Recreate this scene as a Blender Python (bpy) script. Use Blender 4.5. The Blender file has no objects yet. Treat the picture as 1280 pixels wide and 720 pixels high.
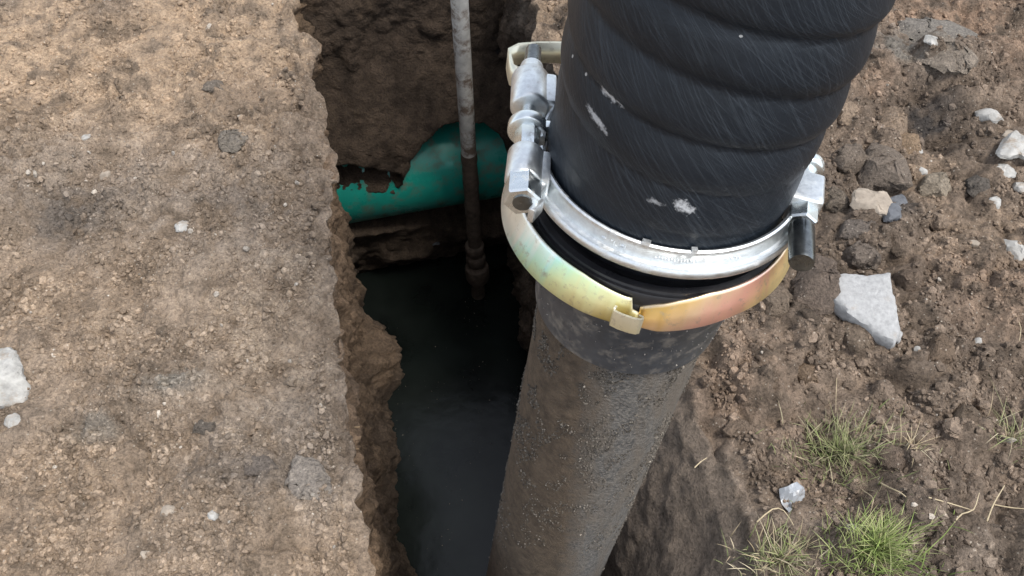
import bpy, bmesh, math, random
import numpy as np
from mathutils import Vector, Matrix
R = math.radians
random.seed(7); rng = np.random.default_rng(11)
scene = bpy.context.scene

# ------------------------------------------------------------------ camera
F_PX = 1108.0; CAM_H = 1.5; PITCH = R(55.0)
cam = bpy.data.cameras.new('camera'); cam_o = bpy.data.objects.new('camera', cam)
scene.collection.objects.link(cam_o)
cam.sensor_width = 36.0; cam.lens = 36.0 * F_PX / 1280.0
cam.clip_start = 0.02; cam.clip_end = 500
cam_o.location = (0, 0, CAM_H); cam_o.rotation_euler = (R(90) - PITCH, 0, 0)
scene.camera = cam_o
# ------------------------------------------------------------------ sky, sun, exposure
SUN_EL, SUN_AZ = R(66), R(120)          # azimuth from +Y towards +X
w = bpy.data.worlds.new('World'); scene.world = w; w.use_nodes = True
nt = w.node_tree; bg = nt.nodes['Background']
sky = nt.nodes.new('ShaderNodeTexSky'); sky.sky_type = 'NISHITA'; sky.sun_disc = False
sky.sun_elevation = SUN_EL; sky.sun_rotation = SUN_AZ
sky.air_density = 1.0; sky.dust_density = 1.5; sky.ozone_density = 1.0
hs = nt.nodes.new('ShaderNodeHueSaturation'); hs.inputs['Saturation'].default_value = 0.42
nt.links.new(sky.outputs[0], hs.inputs['Color']); nt.links.new(hs.outputs[0], bg.inputs['Color'])
bg.inputs['Strength'].default_value = 0.15
sun = bpy.data.lights.new('sun', 'SUN'); sun.energy = 1.5; sun.angle = R(14); sun.color = (1, .96, .9)
sun_o = bpy.data.objects.new('sun', sun); scene.collection.objects.link(sun_o)
sd = Vector((math.sin(SUN_AZ) * math.cos(SUN_EL), math.cos(SUN_AZ) * math.cos(SUN_EL), math.sin(SUN_EL)))
sun_o.rotation_euler = sd.to_track_quat('Z', 'Y').to_euler(); sun_o.location = (3, 4, 8)
scene.view_settings.view_transform = 'Standard'; scene.view_settings.look = 'None'
scene.view_settings.exposure = 1.08; scene.view_settings.gamma = 1.0

# ------------------------------------------------------------------ projection helpers
FW = np.array([0, math.cos(PITCH), -math.sin(PITCH)]); UPV = np.array([0, math.sin(PITCH), math.cos(PITCH)])
XV = np.array([1., 0, 0]); CPOS = np.array([0, 0, CAM_H])
def ray(px, py): return (px - 640) * XV - (py - 360) * UPV + F_PX * FW
def gpt(px, py, z=0.0):
    d = ray(px, py); return CPOS + d * ((z - CAM_H) / d[2])
def px_m(px, py, z=0.0):                      # metres per pixel across, and along the ground
    p = gpt(px, py, z); q = gpt(px + 1, py, z); r_ = gpt(px, py - 1, z)
    return np.linalg.norm(q - p), np.linalg.norm(r_ - p)
TH = R(13.0)
DV = np.array([-math.sin(TH), math.cos(TH)]); DU = np.array([math.cos(TH), math.sin(TH)])
def uv_of(x, y): return x * DU[0] + y * DU[1], x * DV[0] + y * DV[1]
def xy_of(u, v): return u * DU[0] + v * DV[0], u * DU[1] + v * DV[1]

# ------------------------------------------------------------------ noise (numpy)
def _hash(ix, iy, iz, seed):
    h = (ix.astype(np.uint32) * np.uint32(374761393) + iy.astype(np.uint32) * np.uint32(668265263)
         + iz.astype(np.uint32) * np.uint32(2147483647) + np.uint32((seed * 974634777) & 0xffffffff))
    h = (h ^ (h >> np.uint32(13))) * np.uint32(1274126177)
    h = (h ^ (h >> np.uint32(16))) * np.uint32(2246822519)
    return h ^ (h >> np.uint32(15))
def rnd(ix, iy, iz, seed): return (_hash(ix, iy, iz, seed) & np.uint32(0xffff)).astype(np.float32) / 65535.
_G = np.array([[1,1,0],[-1,1,0],[1,-1,0],[-1,-1,0],[1,0,1],[-1,0,1],[1,0,-1],[-1,0,-1],
               [0,1,1],[0,-1,1],[0,1,-1],[0,-1,-1],[1,1,0],[-1,1,0],[0,-1,1],[0,-1,-1]], np.float32)
def perlin(x, y, z, seed=0):
    x = np.asarray(x, np.float32); y = np.asarray(y, np.float32); z = np.asarray(z, np.float32)
    x, y, z = np.broadcast_arrays(x, y, z)
    xf, yf, zf = np.floor(x), np.floor(y), np.floor(z)
    ix, iy, iz = xf.astype(np.int32), yf.astype(np.int32), zf.astype(np.int32)
    x = x - xf; y = y - yf; z = z - zf
    fx, fy, fz = (t * t * t * (t * (t * 6 - 15) + 10) for t in (x, y, z))
    out = 0
    for dx in (0, 1):
        wx = fx if dx else 1 - fx
        for dy in (0, 1):
            wy = fy if dy else 1 - fy
            for dz in (0, 1):
                wz = fz if dz else 1 - fz
                g = _G[_hash(ix + dx, iy + dy, iz + dz, seed) & np.uint32(15)]
                out = out + wx * wy * wz * (g[..., 0] * (x - dx) + g[..., 1] * (y - dy) + g[..., 2] * (z - dz))
    return out
def fbm(x, y, z, s, octv=3, seed=0, gain=.5):
    o = 0; a = 1.
    for k in range(octv):
        o = o + a * perlin(x / s, y / s, z / s, seed + k); s *= .5; a *= gain
    return o
def domes(x, y, s, seed, z=None):             # cellular lumps: 0..1, creased between cells
    x = np.asarray(x, np.float32) / s; y = np.asarray(y, np.float32) / s
    ix, iy = np.floor(x).astype(np.int32), np.floor(y).astype(np.int32); iz = np.zeros_like(ix)
    best = np.zeros(x.shape, np.float32)
    for dx in (-1, 0, 1):
        for dy in (-1, 0, 1):
            cx, cy = ix + dx, iy + dy
            px = cx + rnd(cx, cy, iz, seed); py = cy + rnd(cx, cy, iz, seed + 1)
            hh = rnd(cx, cy, iz, seed + 2); rr = .45 + .55 * rnd(cx, cy, iz, seed + 3)
            an = rnd(cx, cy, iz, seed + 4) * 6.283; ca, sa = np.cos(an), np.sin(an)
            qx, qy = (x - px) * ca + (y - py) * sa, (-(x - px) * sa + (y - py) * ca) * 1.45
            d2 = (qx * qx + qy * qy) / (rr * rr)
            best = np.maximum(best, np.clip(1 - d2, 0, 1) ** .6 * hh * rr)
    return best
def sstep(a, b, x): t = np.clip((x - a) / (b - a), 0, 1); return t * t * (3 - 2 * t)

# ------------------------------------------------------------------ trench outline from its edges in the picture
L_PX = [(372,-60),(374,0),(378,38),(398,50),(402,95),(415,122),(417,165),(427,185),(425,240),(422,300),(424,340),(432,400),(437,450),(450,520),(455,580),(470,660),(482,720),(492,780)]
R_PX = [(632,-60),(652,0),(662,40),(690,100),(722,180),(760,270),(800,360),(838,450),(858,505),(886,565),(908,620),(932,700),(950,760)]
def edge_curve(pts):
    a = np.array([uv_of(*gpt(*p)[:2]) for p in pts]); o = np.argsort(a[:, 1]); return a[o, 1], a[o, 0]
LV, LU = edge_curve(L_PX); RV, RU = edge_curve(R_PX)
def uL(v): return np.interp(v, LV, LU)
def uR(v): return np.interp(v, RV, RU)
V0, V1 = 0.10, 2.20
WATER_Z = -1.40; BED_Z = -1.62

def region(x, y):
    u, v = uv_of(x, y)
    right = sstep(.05, .35, u); return u, v, right
PITS = [(1152,152,.07,.10,.055),(1120,262,.05,.05,.02),(1225,640,.05,.08,.05),(95,270,.10,.10,.012),(285,405,.02,.05,.012),(1165,120,.10,.02,.02)]
BUMPS = [(1120,100,.20,.10,.03),(1000,440,.12,.16,.02),(1120,560,.10,.12,.04),(1150,640,.12,.1,.03),(330,640,.15,.12,.012),(1240,690,.18,.08,.04)]
def gz(x, y):
    x = np.asarray(x, np.float32); y = np.asarray(y, np.float32)
    u, v, rt = region(x, y)
    z0 = np.zeros_like(x)
    wx = x + .02 * perlin(x / .05, y / .05, z0, 91); wy = y + .02 * perlin(x / .05, y / .05, z0 + 5, 92)
    left = .022 * perlin(x / .5, y / .5, z0, 1) + .024 * perlin(x / .17, y / .17, z0, 2) + .010 * perlin(wx / .075, wy / .075, z0, 4)
    left = left + .008 * fbm(wx, wy, z0, .06, 5, 3, .66)
    rough = sstep(-.15, .35, perlin(x / .2, y / .2, z0 + 3, 61))
    left = left + (.25 + .9 * rough) * (.020 * domes(wx, wy, .040, 21) + .014 * domes(x, y, .018, 26) + .007 * domes(x, y, .009, 28))
    fl = perlin(wx / .06, wy / .10, z0, 64); left = left + .005 * sstep(.02, .05, fl) + .006 * sstep(.12, .14, perlin(wx / .11, wy / .07, z0 + 9, 65))
    left = left - .010 * np.clip(.07 - np.abs(perlin(wx / .13, wy / .13, z0, 8)), 0, 1) / .07 * rough
    rgh = .030 * perlin(x / .38, y / .38, z0, 11) + .014 * perlin(x / .13, y / .13, z0, 12)
    rgh = rgh + .044 * domes(wx, wy, .12, 31) + .034 * domes(wx, wy, .056, 36) + .013 * domes(x, y, .024, 41) + .005 * domes(x, y, .012, 46)
    rgh = rgh + .008 * fbm(wx, wy, z0, .05, 4, 13, .6)
    z = left * (1 - rt) + rgh * rt
    for (px, py, sx, sy, dpt) in PITS:
        c = gpt(px, py); z = z - dpt * np.exp(-((x - c[0]) / sx) ** 2 - ((y - c[1]) / sy) ** 2)
    for (px, py, sx, sy, dpt) in BUMPS:
        c = gpt(px, py); z = z + dpt * np.exp(-((x - c[0]) / sx) ** 2 - ((y - c[1]) / sy) ** 2)
    fade = 1 - sstep(4, 30, np.hypot(x, y)) * .7
    return z * fade
def gz1(x, y): return float(gz(np.array([x]), np.array([y]))[0])

TAN = np.array([.350, .258, .178]); GREY = np.array([.262, .215, .172]); DARK = np.array([.085, .075, .068])
BRN = np.array([.222, .170, .128]); DBR = np.array([.138, .108, .084]); ORG = np.array([.30, .205, .142])
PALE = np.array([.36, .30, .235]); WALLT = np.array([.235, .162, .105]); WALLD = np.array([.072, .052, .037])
BLUEG = np.array([.17, .17, .155])
# patches of differently coloured soil, plus shade painted into the dark hollow: pixel, sizes in px, colour, strength
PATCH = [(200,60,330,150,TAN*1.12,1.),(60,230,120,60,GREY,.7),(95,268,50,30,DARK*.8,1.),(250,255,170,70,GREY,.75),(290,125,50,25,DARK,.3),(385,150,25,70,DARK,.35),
         (215,482,42,18,BLUEG,.7),(130,545,40,14,BLUEG,.6),(110,620,130,60,TAN,.35),(330,560,110,70,GREY,.75),(390,610,60,50,GREY,.6),(360,400,90,90,PALE,.35),
         (140,20,30,14,DARK,.5),(300,255,60,20,DARK,.3),(310,600,60,20,DARK,.35),
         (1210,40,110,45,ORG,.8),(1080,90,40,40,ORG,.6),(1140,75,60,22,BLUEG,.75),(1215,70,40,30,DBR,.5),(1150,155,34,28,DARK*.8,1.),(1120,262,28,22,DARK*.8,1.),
         (1060,240,50,50,DBR,.5),(1220,300,60,50,TAN,.3),(1230,380,60,50,ORG,.35),(930,480,60,60,ORG,.3),(1150,440,80,60,DBR,.4),(1190,560,60,40,BRN,.5),
         (850,640,70,70,GREY,.8),(1000,690,90,30,GREY,.4),(1180,690,80,30,GREY,.4),(1160,215,40,24,TAN,.35),(680,20,40,30,TAN,.8)]
def gcol(x, y):
    x = np.asarray(x, np.float32); y = np.asarray(y, np.float32)
    u, v, rt = region(x, y); z0 = np.zeros_like(x)
    n1 = fbm(x, y, z0, .30, 4, 71)[..., None]; n2 = fbm(x, y, z0 + 2, .09, 4, 75)[..., None]; n3 = fbm(x, y, z0 + 4, .03, 3, 79)[..., None]
    left = TAN * .45 + GREY * .55
    left = left + (TAN - left) * np.clip(.5 + 1.2 * n1, 0, 1) * .5
    right = BRN + (DBR - BRN) * np.clip(.4 + 1.4 * n1, 0, 1) * .8
    c = left * (1 - rt[..., None]) + right * rt[..., None]
    wxn = 14 * (n2[..., 0] + n3[..., 0])
    for (px, py, sx, sy, col, k) in PATCH:
        p = gpt(px, py); mx, my = px_m(px, py); sx2, sy2 = sx * mx, sy * my
        d = ((x - p[0]) / sx2) ** 2 + ((y - p[1]) / sy2) ** 2
        wgt = np.clip(np.exp(-d) * (1 + 1.6 * n2[..., 0] + 1.2 * n3[..., 0]), 0, 1) * k
        c = c + (col - c) * wgt[..., None]
    r3 = rt[..., None]; c = c * (1 + (.34 + .08 * r3) * n2 + (.34 + .08 * r3) * n3)
    dk = np.clip(n2 * 2.2 - .6, 0, 1); c = c * (1 - (.15 + .2 * r3) * dk)
    return np.clip(c, .02, .7)

# ------------------------------------------------------------------ node helpers / materials
def mat(name):
    m = bpy.data.materials.new(name); m.use_nodes = True
    n = m.node_tree; return m, n, n.nodes['Principled BSDF']
def N(nt, typ, **kw):
    n = nt.nodes.new(typ)
    for k, v in kw.items():
        if k.startswith('_'): setattr(n, k[1:], v)
        else: n.inputs[k.replace('__', ' ')].default_value = v
    return n
def L(nt, a, b): nt.links.new(a, b)
def ramp(nt, src, stops):
    r = nt.nodes.new('ShaderNodeValToRGB'); el = r.color_ramp.elements
    while len(el) < len(stops): el.new(.5)
    for e, (p, c) in zip(el, stops): e.position = p; e.color = c if len(c) == 4 else (*c, 1)
    L(nt, src, r.inputs[0]); return r
def mixc(nt, fac, a, b, mode='MIX'):
    m = nt.nodes.new('ShaderNodeMix'); m.data_type = 'RGBA'; m.blend_type = mode; m.clamp_factor = True
    for s, v in ((m.inputs[0], fac), (m.inputs[6], a), (m.inputs[7], b)):
        if hasattr(v, 'links'): L(nt, v, s)
        else: s.default_value = v if not isinstance(v, tuple) or len(v) == 4 else (*v, 1)
    return m.outputs[2]
def bump(nt, height, strength, dist, prev=None):
    b = nt.nodes.new('ShaderNodeBump'); b.inputs['Strength'].default_value = strength; b.inputs['Distance'].default_value = dist
    L(nt, height, b.inputs['Height'])
    if prev: L(nt, prev, b.inputs['Normal'])
    return b.outputs[0]
def soil_nodes(nt, p, basecol, rough=.95, spec=.15, bs=1.0, speck=.6):
    tc = N(nt, 'ShaderNodeNewGeometry').outputs['Position']
    n1 = N(nt, 'ShaderNodeTexNoise', Scale=160., Detail=5., Roughness=.7); L(nt, tc, n1.inputs['Vector'])
    n2 = N(nt, 'ShaderNodeTexNoise', Scale=45., Detail=4., Roughness=.65); L(nt, tc, n2.inputs['Vector'])
    v1 = N(nt, 'ShaderNodeTexVoronoi', Scale=210.); L(nt, tc, v1.inputs['Vector'])
    f1 = ramp(nt, n1.outputs[0], [(.30, (.54,) * 3), (.5, (1., 1., 1.)), (.72, (1.42, 1.40, 1.36))])
    f2 = ramp(nt, n2.outputs[0], [(.3, (.82,) * 3), (.5, (1., 1., 1.)), (.7, (1.15, 1.14, 1.12))])
    c = mixc(nt, 1., basecol, f1.outputs[0], 'MULTIPLY'); c = mixc(nt, 1., c, f2.outputs[0], 'MULTIPLY')
    sp = N(nt, 'ShaderNodeSeparateColor'); L(nt, v1.outputs['Color'], sp.inputs[0])
    g = N(nt, 'ShaderNodeMath', _operation='GREATER_THAN'); g.inputs[1].default_value = .965; L(nt, sp.outputs[0], g.inputs[0])
    inside = N(nt, 'ShaderNodeMath', _operation='LESS_THAN'); inside.inputs[1].default_value = .38; L(nt, v1.outputs['Distance'], inside.inputs[0])
    mm = N(nt, 'ShaderNodeMath', _operation='MULTIPLY'); L(nt, g.outputs[0], mm.inputs[0]); L(nt, inside.outputs[0], mm.inputs[1])
    mk = N(nt, 'ShaderNodeMath', _operation='MULTIPLY'); mk.inputs[1].default_value = speck; L(nt, mm.outputs[0], mk.inputs[0])
    c = mixc(nt, mk.outputs[0], c, (.5, .44, .36))
    L(nt, c, p.inputs['Base Color'])
    p.inputs['Roughness'].default_value = rough; p.inputs['Specular IOR Level'].default_value = spec
    b = bump(nt, n2.outputs[0], .7 * bs, .018); b = bump(nt, n1.outputs[0], .95 * bs, .010, b)
    b = bump(nt, v1.outputs['Distance'], .3 * bs, .0022, b)
    L(nt, b, p.inputs['Normal'])
def soil_attr(name, attr='Col', **k):
    m, n, p = mat(name); a = n.nodes.new('ShaderNodeVertexColor'); a.layer_name = attr
    soil_nodes(n, p, a.outputs[0], **k); return m
def soil_objcol(name, **k):
    m, n, p = mat(name); a = n.nodes.new('ShaderNodeObjectInfo'); soil_nodes(n, p, a.outputs['Color'], **k); return m
M = {}
M['soil'] = soil_attr('loose_soil'); M['wall'] = soil_attr('cut_soil', rough=.9, spec=.2, speck=.0); M['clod'] = soil_objcol('clod_soil')

def mesh_obj(name, verts, faces, material, parent=None, smooth=True, cols=None):
    me = bpy.data.meshes.new(name)
    verts = np.asarray(verts, np.float32)
    if isinstance(faces, np.ndarray):
        k = faces.shape[1]
        me.vertices.add(len(verts)); me.vertices.foreach_set('co', verts.ravel())
        me.loops.add(faces.size); me.loops.foreach_set('vertex_index', faces.astype(np.int32).ravel())
        me.polygons.add(len(faces)); me.polygons.foreach_set('loop_start', np.arange(0, faces.size, k, dtype=np.int32))
        me.update(calc_edges=True)
    else:
        me.from_pydata(verts.tolist(), [], faces); me.update()
    me.polygons.foreach_set('use_smooth', np.full(len(me.polygons), smooth))
    if cols is not None:
        ca = me.color_attributes.new('Col', 'FLOAT_COLOR', 'POINT')
        c4 = np.ones((len(verts), 4), np.float32); c4[:, :3] = cols; ca.data.foreach_set('color', c4.ravel())
    if material: me.materials.append(material)
    o = bpy.data.objects.new(name, me); scene.collection.objects.link(o)
    if parent: o.parent = parent
    return o
def tag(o, label=None, cat=None, group=None, kind=None):
    for k, v in (('label', label), ('category', cat), ('group', group), ('kind', kind)):
        if v: o[k] = v
    return o
def empty(name, label, cat, loc=(0, 0, 0), group=None):
    o = bpy.data.objects.new(name, None); scene.collection.objects.link(o); o.location = loc; o.empty_display_size = .05
    return tag(o, label, cat, group)

# ------------------------------------------------------------------ ground and trench walls: one sheet wrapped round the trench outline
def build_ground():
    rc = .014
    loop = []                                   # (kind, u, v, nu, nv)  outward normal
    vl = np.concatenate([np.arange(V0 + rc, .30, .012), np.arange(.30, V1 - rc, .0034)])
    for v in vl: loop.append((0, 0, v, -1, 0))                                   # left side, going away
    for a in np.linspace(0, math.pi / 2, 12)[1:-1]: loop.append((3, a, 0, 0, 0))
    for q in np.linspace(0, 1, 125): loop.append((1, q, 0, 0, 1))                 # far end
    for a in np.linspace(0, math.pi / 2, 12)[1:-1]: loop.append((4, a, 0, 0, 0))
    for v in vl[::-1]: loop.append((2, 0, v, 1, 0))                              # right side, coming back
    for a in np.linspace(0, math.pi / 2, 8)[1:-1]: loop.append((5, a, 0, 0, 0))
    for q in np.linspace(0, 1, 26): loop.append((6, q, 0, 0, -1))
    for a in np.linspace(0, math.pi / 2, 8)[1:-1]: loop.append((7, a, 0, 0, 0))
    P = np.zeros((len(loop), 4)); J = np.zeros(len(loop)); EX = np.zeros(len(loop))
    def jag(v, sd): return float(.024 * perlin(v / .15, 0, 0, sd) + .014 * perlin(v / .05, 0, 0, sd + 1) + .006 * perlin(v / .02, 0, 0, sd + 2))
    for i, (k, a, v, nu, nv) in enumerate(loop):
        if k == 0: J[i] = -jag(v, 201); P[i] = (uL(v), v, -1, 0)
        elif k == 2: J[i] = (.4 + 1.2 * float(sstep(.6, .95, v))) * jag(v, 205); P[i] = (uR(v), v, 1, 0)
        elif k == 1: EX[i] = (a - .5) * .16; P[i] = (uL(V1 - rc) + rc + a * (uR(V1 - rc) - uL(V1 - rc) - 2 * rc), V1, 0, 1)
        elif k == 6: P[i] = (uR(V0 + rc) - rc - a * (uR(V0 + rc) - uL(V0 + rc) - 2 * rc), V0, 0, -1)
        else:
            cu, cv, s = {3: (uL(V1 - rc) + rc, V1 - rc, math.pi), 4: (uR(V1 - rc) - rc, V1 - rc, math.pi / 2),
                         5: (uR(V0 + rc) - rc, V0 + rc, 0), 7: (uL(V0 + rc) + rc, V0 + rc, -math.pi / 2)}[k]
            g = s - a; P[i] = (cu + rc * math.cos(g), cv + rc * math.sin(g), math.cos(g), math.sin(g))
    side = np.array([l[0] for l in loop])
    # profile: outward distance s, depth d, blend b (0 ground .. 1 wall)
    rho = .020
    s_far = list(1.5 * (70 / 1.5) ** np.linspace(1, 0, 34)); s_mid = list(np.arange(1.496, rho, -.0036))
    prof = [(s, 0, 0) for s in s_far + s_mid]
    ng = len(prof)
    for a in np.linspace(0, math.pi / 2, 12): prof.append((rho - rho * math.sin(a), rho - rho * math.cos(a), a / (math.pi / 2)))
    gsplit = ng + 5
    d = rho
    while d < 1.44: d += .0058; prof.append((0, d, 1))
    prof.append((0, 1.53, 1)); prof.append((0, -BED_Z, 1))
    pr = np.array(prof)
    n, m = len(P), len(pr)
    S = pr[None, :, 0]; D = pr[None, :, 1]; B = pr[None, :, 2]
    bank = ((side == 2) * (1 - sstep(.62, .95, P[:, 1])) * sstep(V0 + .02, .40, P[:, 1]))[:, None]
    lean = np.where((side == 2), .02, .0)[:, None] * D + bank * .15 * sstep(-.10, .36, D) * sstep(0, .03, D) + bank * .01 * D
    far = sstep(2, 30, S)
    lean = lean - J[:, None] * (1 - sstep(.02, .14, D)) * (1 - sstep(.03, .3, S))
    u = P[:, 0:1] + EX[:, None] * sstep(.02, .14, D) + P[:, 2:3] * (S - lean); v = P[:, 1:2] + P[:, 3:4] * (S - lean)
    x, y = xy_of(u, v); z = -D + 0 * x
    f32 = np.float32; x = x.astype(f32); y = y.astype(f32); z = z.astype(f32)
    nx, ny = xy_of(P[:, 2:3], P[:, 3:4])                    # outward
    G = np.zeros_like(x); gi = pr[:, 2] < .999
    G[:, gi] = gz(x[:, gi], y[:, gi])
    sl = np.clip(.3 + 1.6 * perlin(x / .16, y / .16, 0 * x, 207) + .8 * perlin(x / .05, y / .05, 0 * x, 208), 0, 1.2)
    G = G - .032 * sl * np.exp(-(S / .055) ** 2)                # slumped lip
    wi = pr[:, 2] > 0
    xw, yw, zw = x[:, wi], y[:, wi], z[:, wi]
    wx = xw + .03 * perlin(xw / .07, yw / .07, zw / .07, 101); wz = zw + .03 * perlin(xw / .07, yw / .07, zw / .07, 102)
    along = np.where((side == 1)[:, None], u[:, wi], v[:, wi]).astype(f32)
    W = .045 * perlin(xw / .33, yw / .33, zw / .33, 111) + .022 * perlin(wx / .11, yw / .11, wz / .11, 112)
    W = W + .014 * fbm(wx, yw, wz, .05, 4, 114, .6) + .028 * domes(along, wz, .075, 121) + .014 * domes(along + 7, wz, .034, 126) + .006 * domes(along, zw, .016, 128) - .038
    def wbump(mask_side, ca, cz, sa, sz, amt):
        nonlocal W
        W = W + (side == mask_side)[:, None] * amt * np.exp(-(((along - ca) / sa) ** 2 + ((zw - cz) / sz) ** 2) ** 2)
    # the ledge of fallen soil low on the left wall, and lumps
    W = W - (side == 0)[:, None] * (.03 * sstep(0, .08, -zw))
    wbump(0, 1.40, -.80, .10, .12, .085); wbump(0, 1.10, -.98, .2, .2, .04); wbump(0, .85, -1.2, .2, .3, .035)
    wbump(0, 1.62, -1.15, .2, .2, -.03)
    wbump(2, 1.60, -1.05, .15, .25, .05); wbump(2, 1.35, -1.3, .14, .2, .03)
    # the end wall: soil still covering the buried pipe, cut back where the pipe is bared
    fe = (side == 1)[:, None]
    uu, vv = u[:, wi], v[:, wi]
    uc, zc = GP_U, GP_Z
    cover = GP_front(uu)                                     # v of the green pipe's front at this u
    bare = bare_mask(uu, zw)
    off = V1 - cover + .006 + .008 * perlin(xw / .05, yw, zw / .05, 133)
    film = film_mask(uu, zw)
    prof_h = np.exp(-(np.abs(zw - (zc + .06)) / .36) ** 4)
    Wend = W * (.6 - .42 * prof_h) + off * prof_h * (1 - bare)
    zz = (zw - zc) / GP_R
    Wfilm = V1 - (cover + GP_R * (1 - np.sqrt(np.clip(1 - zz * zz, .02, 1)))) + .004 * fbm(xw, yw, zw, .03, 3, 141) + .0005
    Wend = Wend * (1 - film) + Wfilm * film
    below = np.exp(-(((zw - (-1.27)) / .13) ** 4))
    Wend = Wend + below * (.06 + .06 * perlin(xw / .12, yw / .12, zw / .12, 137))
    W = np.where(fe, Wend, W * (1 - .7 * bank))
    inward = np.zeros_like(x); inward[:, wi] = W
    bl = sstep(0, 1, B)
    inward = inward * bl
    x = x - nx * inward; y = y - ny * inward; z = z + G * (1 - bl)
    V = np.stack([x, y, z], -1)
    # colours
    C = np.zeros((n, m, 3), f32)
    C[:, gi] = gcol(x[:, gi], y[:, gi])
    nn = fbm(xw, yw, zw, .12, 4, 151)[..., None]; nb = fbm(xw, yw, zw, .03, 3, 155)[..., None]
    damp_shade = sstep(.04, .5, -zw + .25 * nn[..., 0] + .35 * (side == 1)[:, None] + .25 * (side == 2)[:, None] * (vv > 1.1) - .40 * (side == 0)[:, None])[..., None]  # deeper soil is damp, and the pit's shade is painted into its colour
    cw = WALLT * (1 - damp_shade) + WALLD * damp_shade
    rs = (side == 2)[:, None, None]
    cw = np.where(rs, (GREY * .85) * (1 - damp_shade) + WALLD * damp_shade, cw)
    cw = np.where(rs & (vv < .85)[..., None], np.array([.215, .172, .135]) * (1 - .25 * damp_shade), cw)
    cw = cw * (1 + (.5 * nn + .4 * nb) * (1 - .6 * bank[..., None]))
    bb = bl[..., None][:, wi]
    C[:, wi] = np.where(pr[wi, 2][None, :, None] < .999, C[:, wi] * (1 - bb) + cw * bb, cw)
    C = np.clip(C, .015, .7)
    idx = np.arange(n * m).reshape(n, m)
    def sheet(name, j0, j1, material):
        sub = idx[:, j0:j1]; k = j1 - j0
        loc = np.arange(n * k).reshape(n, k); nxt = np.roll(loc, -1, 0)
        fc = np.stack([loc[:, :-1], loc[:, 1:], nxt[:, 1:], nxt[:, :-1]], -1).reshape(-1, 4)
        return tag(mesh_obj(name, V[:, j0:j1].reshape(-1, 3), fc, material, cols=C[:, j0:j1].reshape(-1, 3)), kind='structure')
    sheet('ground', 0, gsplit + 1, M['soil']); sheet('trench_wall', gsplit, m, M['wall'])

# green sewer pipe geometry (used to bare it out of the end wall)
GP_R = .180
def v_plane(px, py, v0):
    d = ray(px, py); dv = d[0] * DV[0] + d[1] * DV[1]
    p = CPOS + d * (v0 / dv); u, v = uv_of(p[0], p[1]); return u, p[2]
GP_VF = 2.05                                    # v of the pipe's front line
_top = v_plane(575, 153, GP_VF + .05); _bot = v_plane(500, 268, GP_VF + .27 * GP_R)
GP_Z = _bot[1] + .68 * GP_R; GP_U = _top[0]
print('green pipe z', GP_Z, _top, _bot)
def GP_front(u): return GP_VF + 0 * u
BARE_PX = [(395,292),(395,233),(440,231),(470,227),(500,234),(506,222),(514,200),(528,180),(548,165),(575,158),(604,159),(622,168),(634,190),(640,262),(640,300)]
BARE = np.array([v_plane(px, py, GP_VF + .02) for px, py in BARE_PX])
def poly_sd(u, z, poly):                        # signed distance, + inside
    ins = np.zeros(u.shape, bool); dmin = np.full(u.shape, 9., np.float32)
    for (x0, y0), (x1, y1) in zip(poly, np.roll(poly, -1, 0)):
        ex, ey = x1 - x0, y1 - y0
        t = np.clip(((u - x0) * ex + (z - y0) * ey) / (ex * ex + ey * ey), 0, 1)
        dmin = np.minimum(dmin, np.hypot(u - x0 - t * ex, z - y0 - t * ey))
        cond = ((y0 > z) != (y1 > z)) & (u < (x1 - x0) * (z - y0) / (y1 - y0 + 1e-9) + x0); ins ^= cond
    return np.where(ins, dmin, -dmin)
def bare_mask(u, z):
    u = u + .010 * perlin(u / .04, z / .04, 0 * u, 161); z2 = z + .010 * perlin(u / .04, z / .04, 0 * u + 3, 162)
    return sstep(-.008, .008, poly_sd(u, z2, BARE)) * 1.0
FILM = np.array([v_plane(px, py, GP_VF + .03) for px, py in [(380,240),(380,206),(440,203),(495,212),(500,240)]])
def film_mask(u, z): return sstep(-.02, .02, poly_sd(u, z, FILM))
build_ground()

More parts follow.
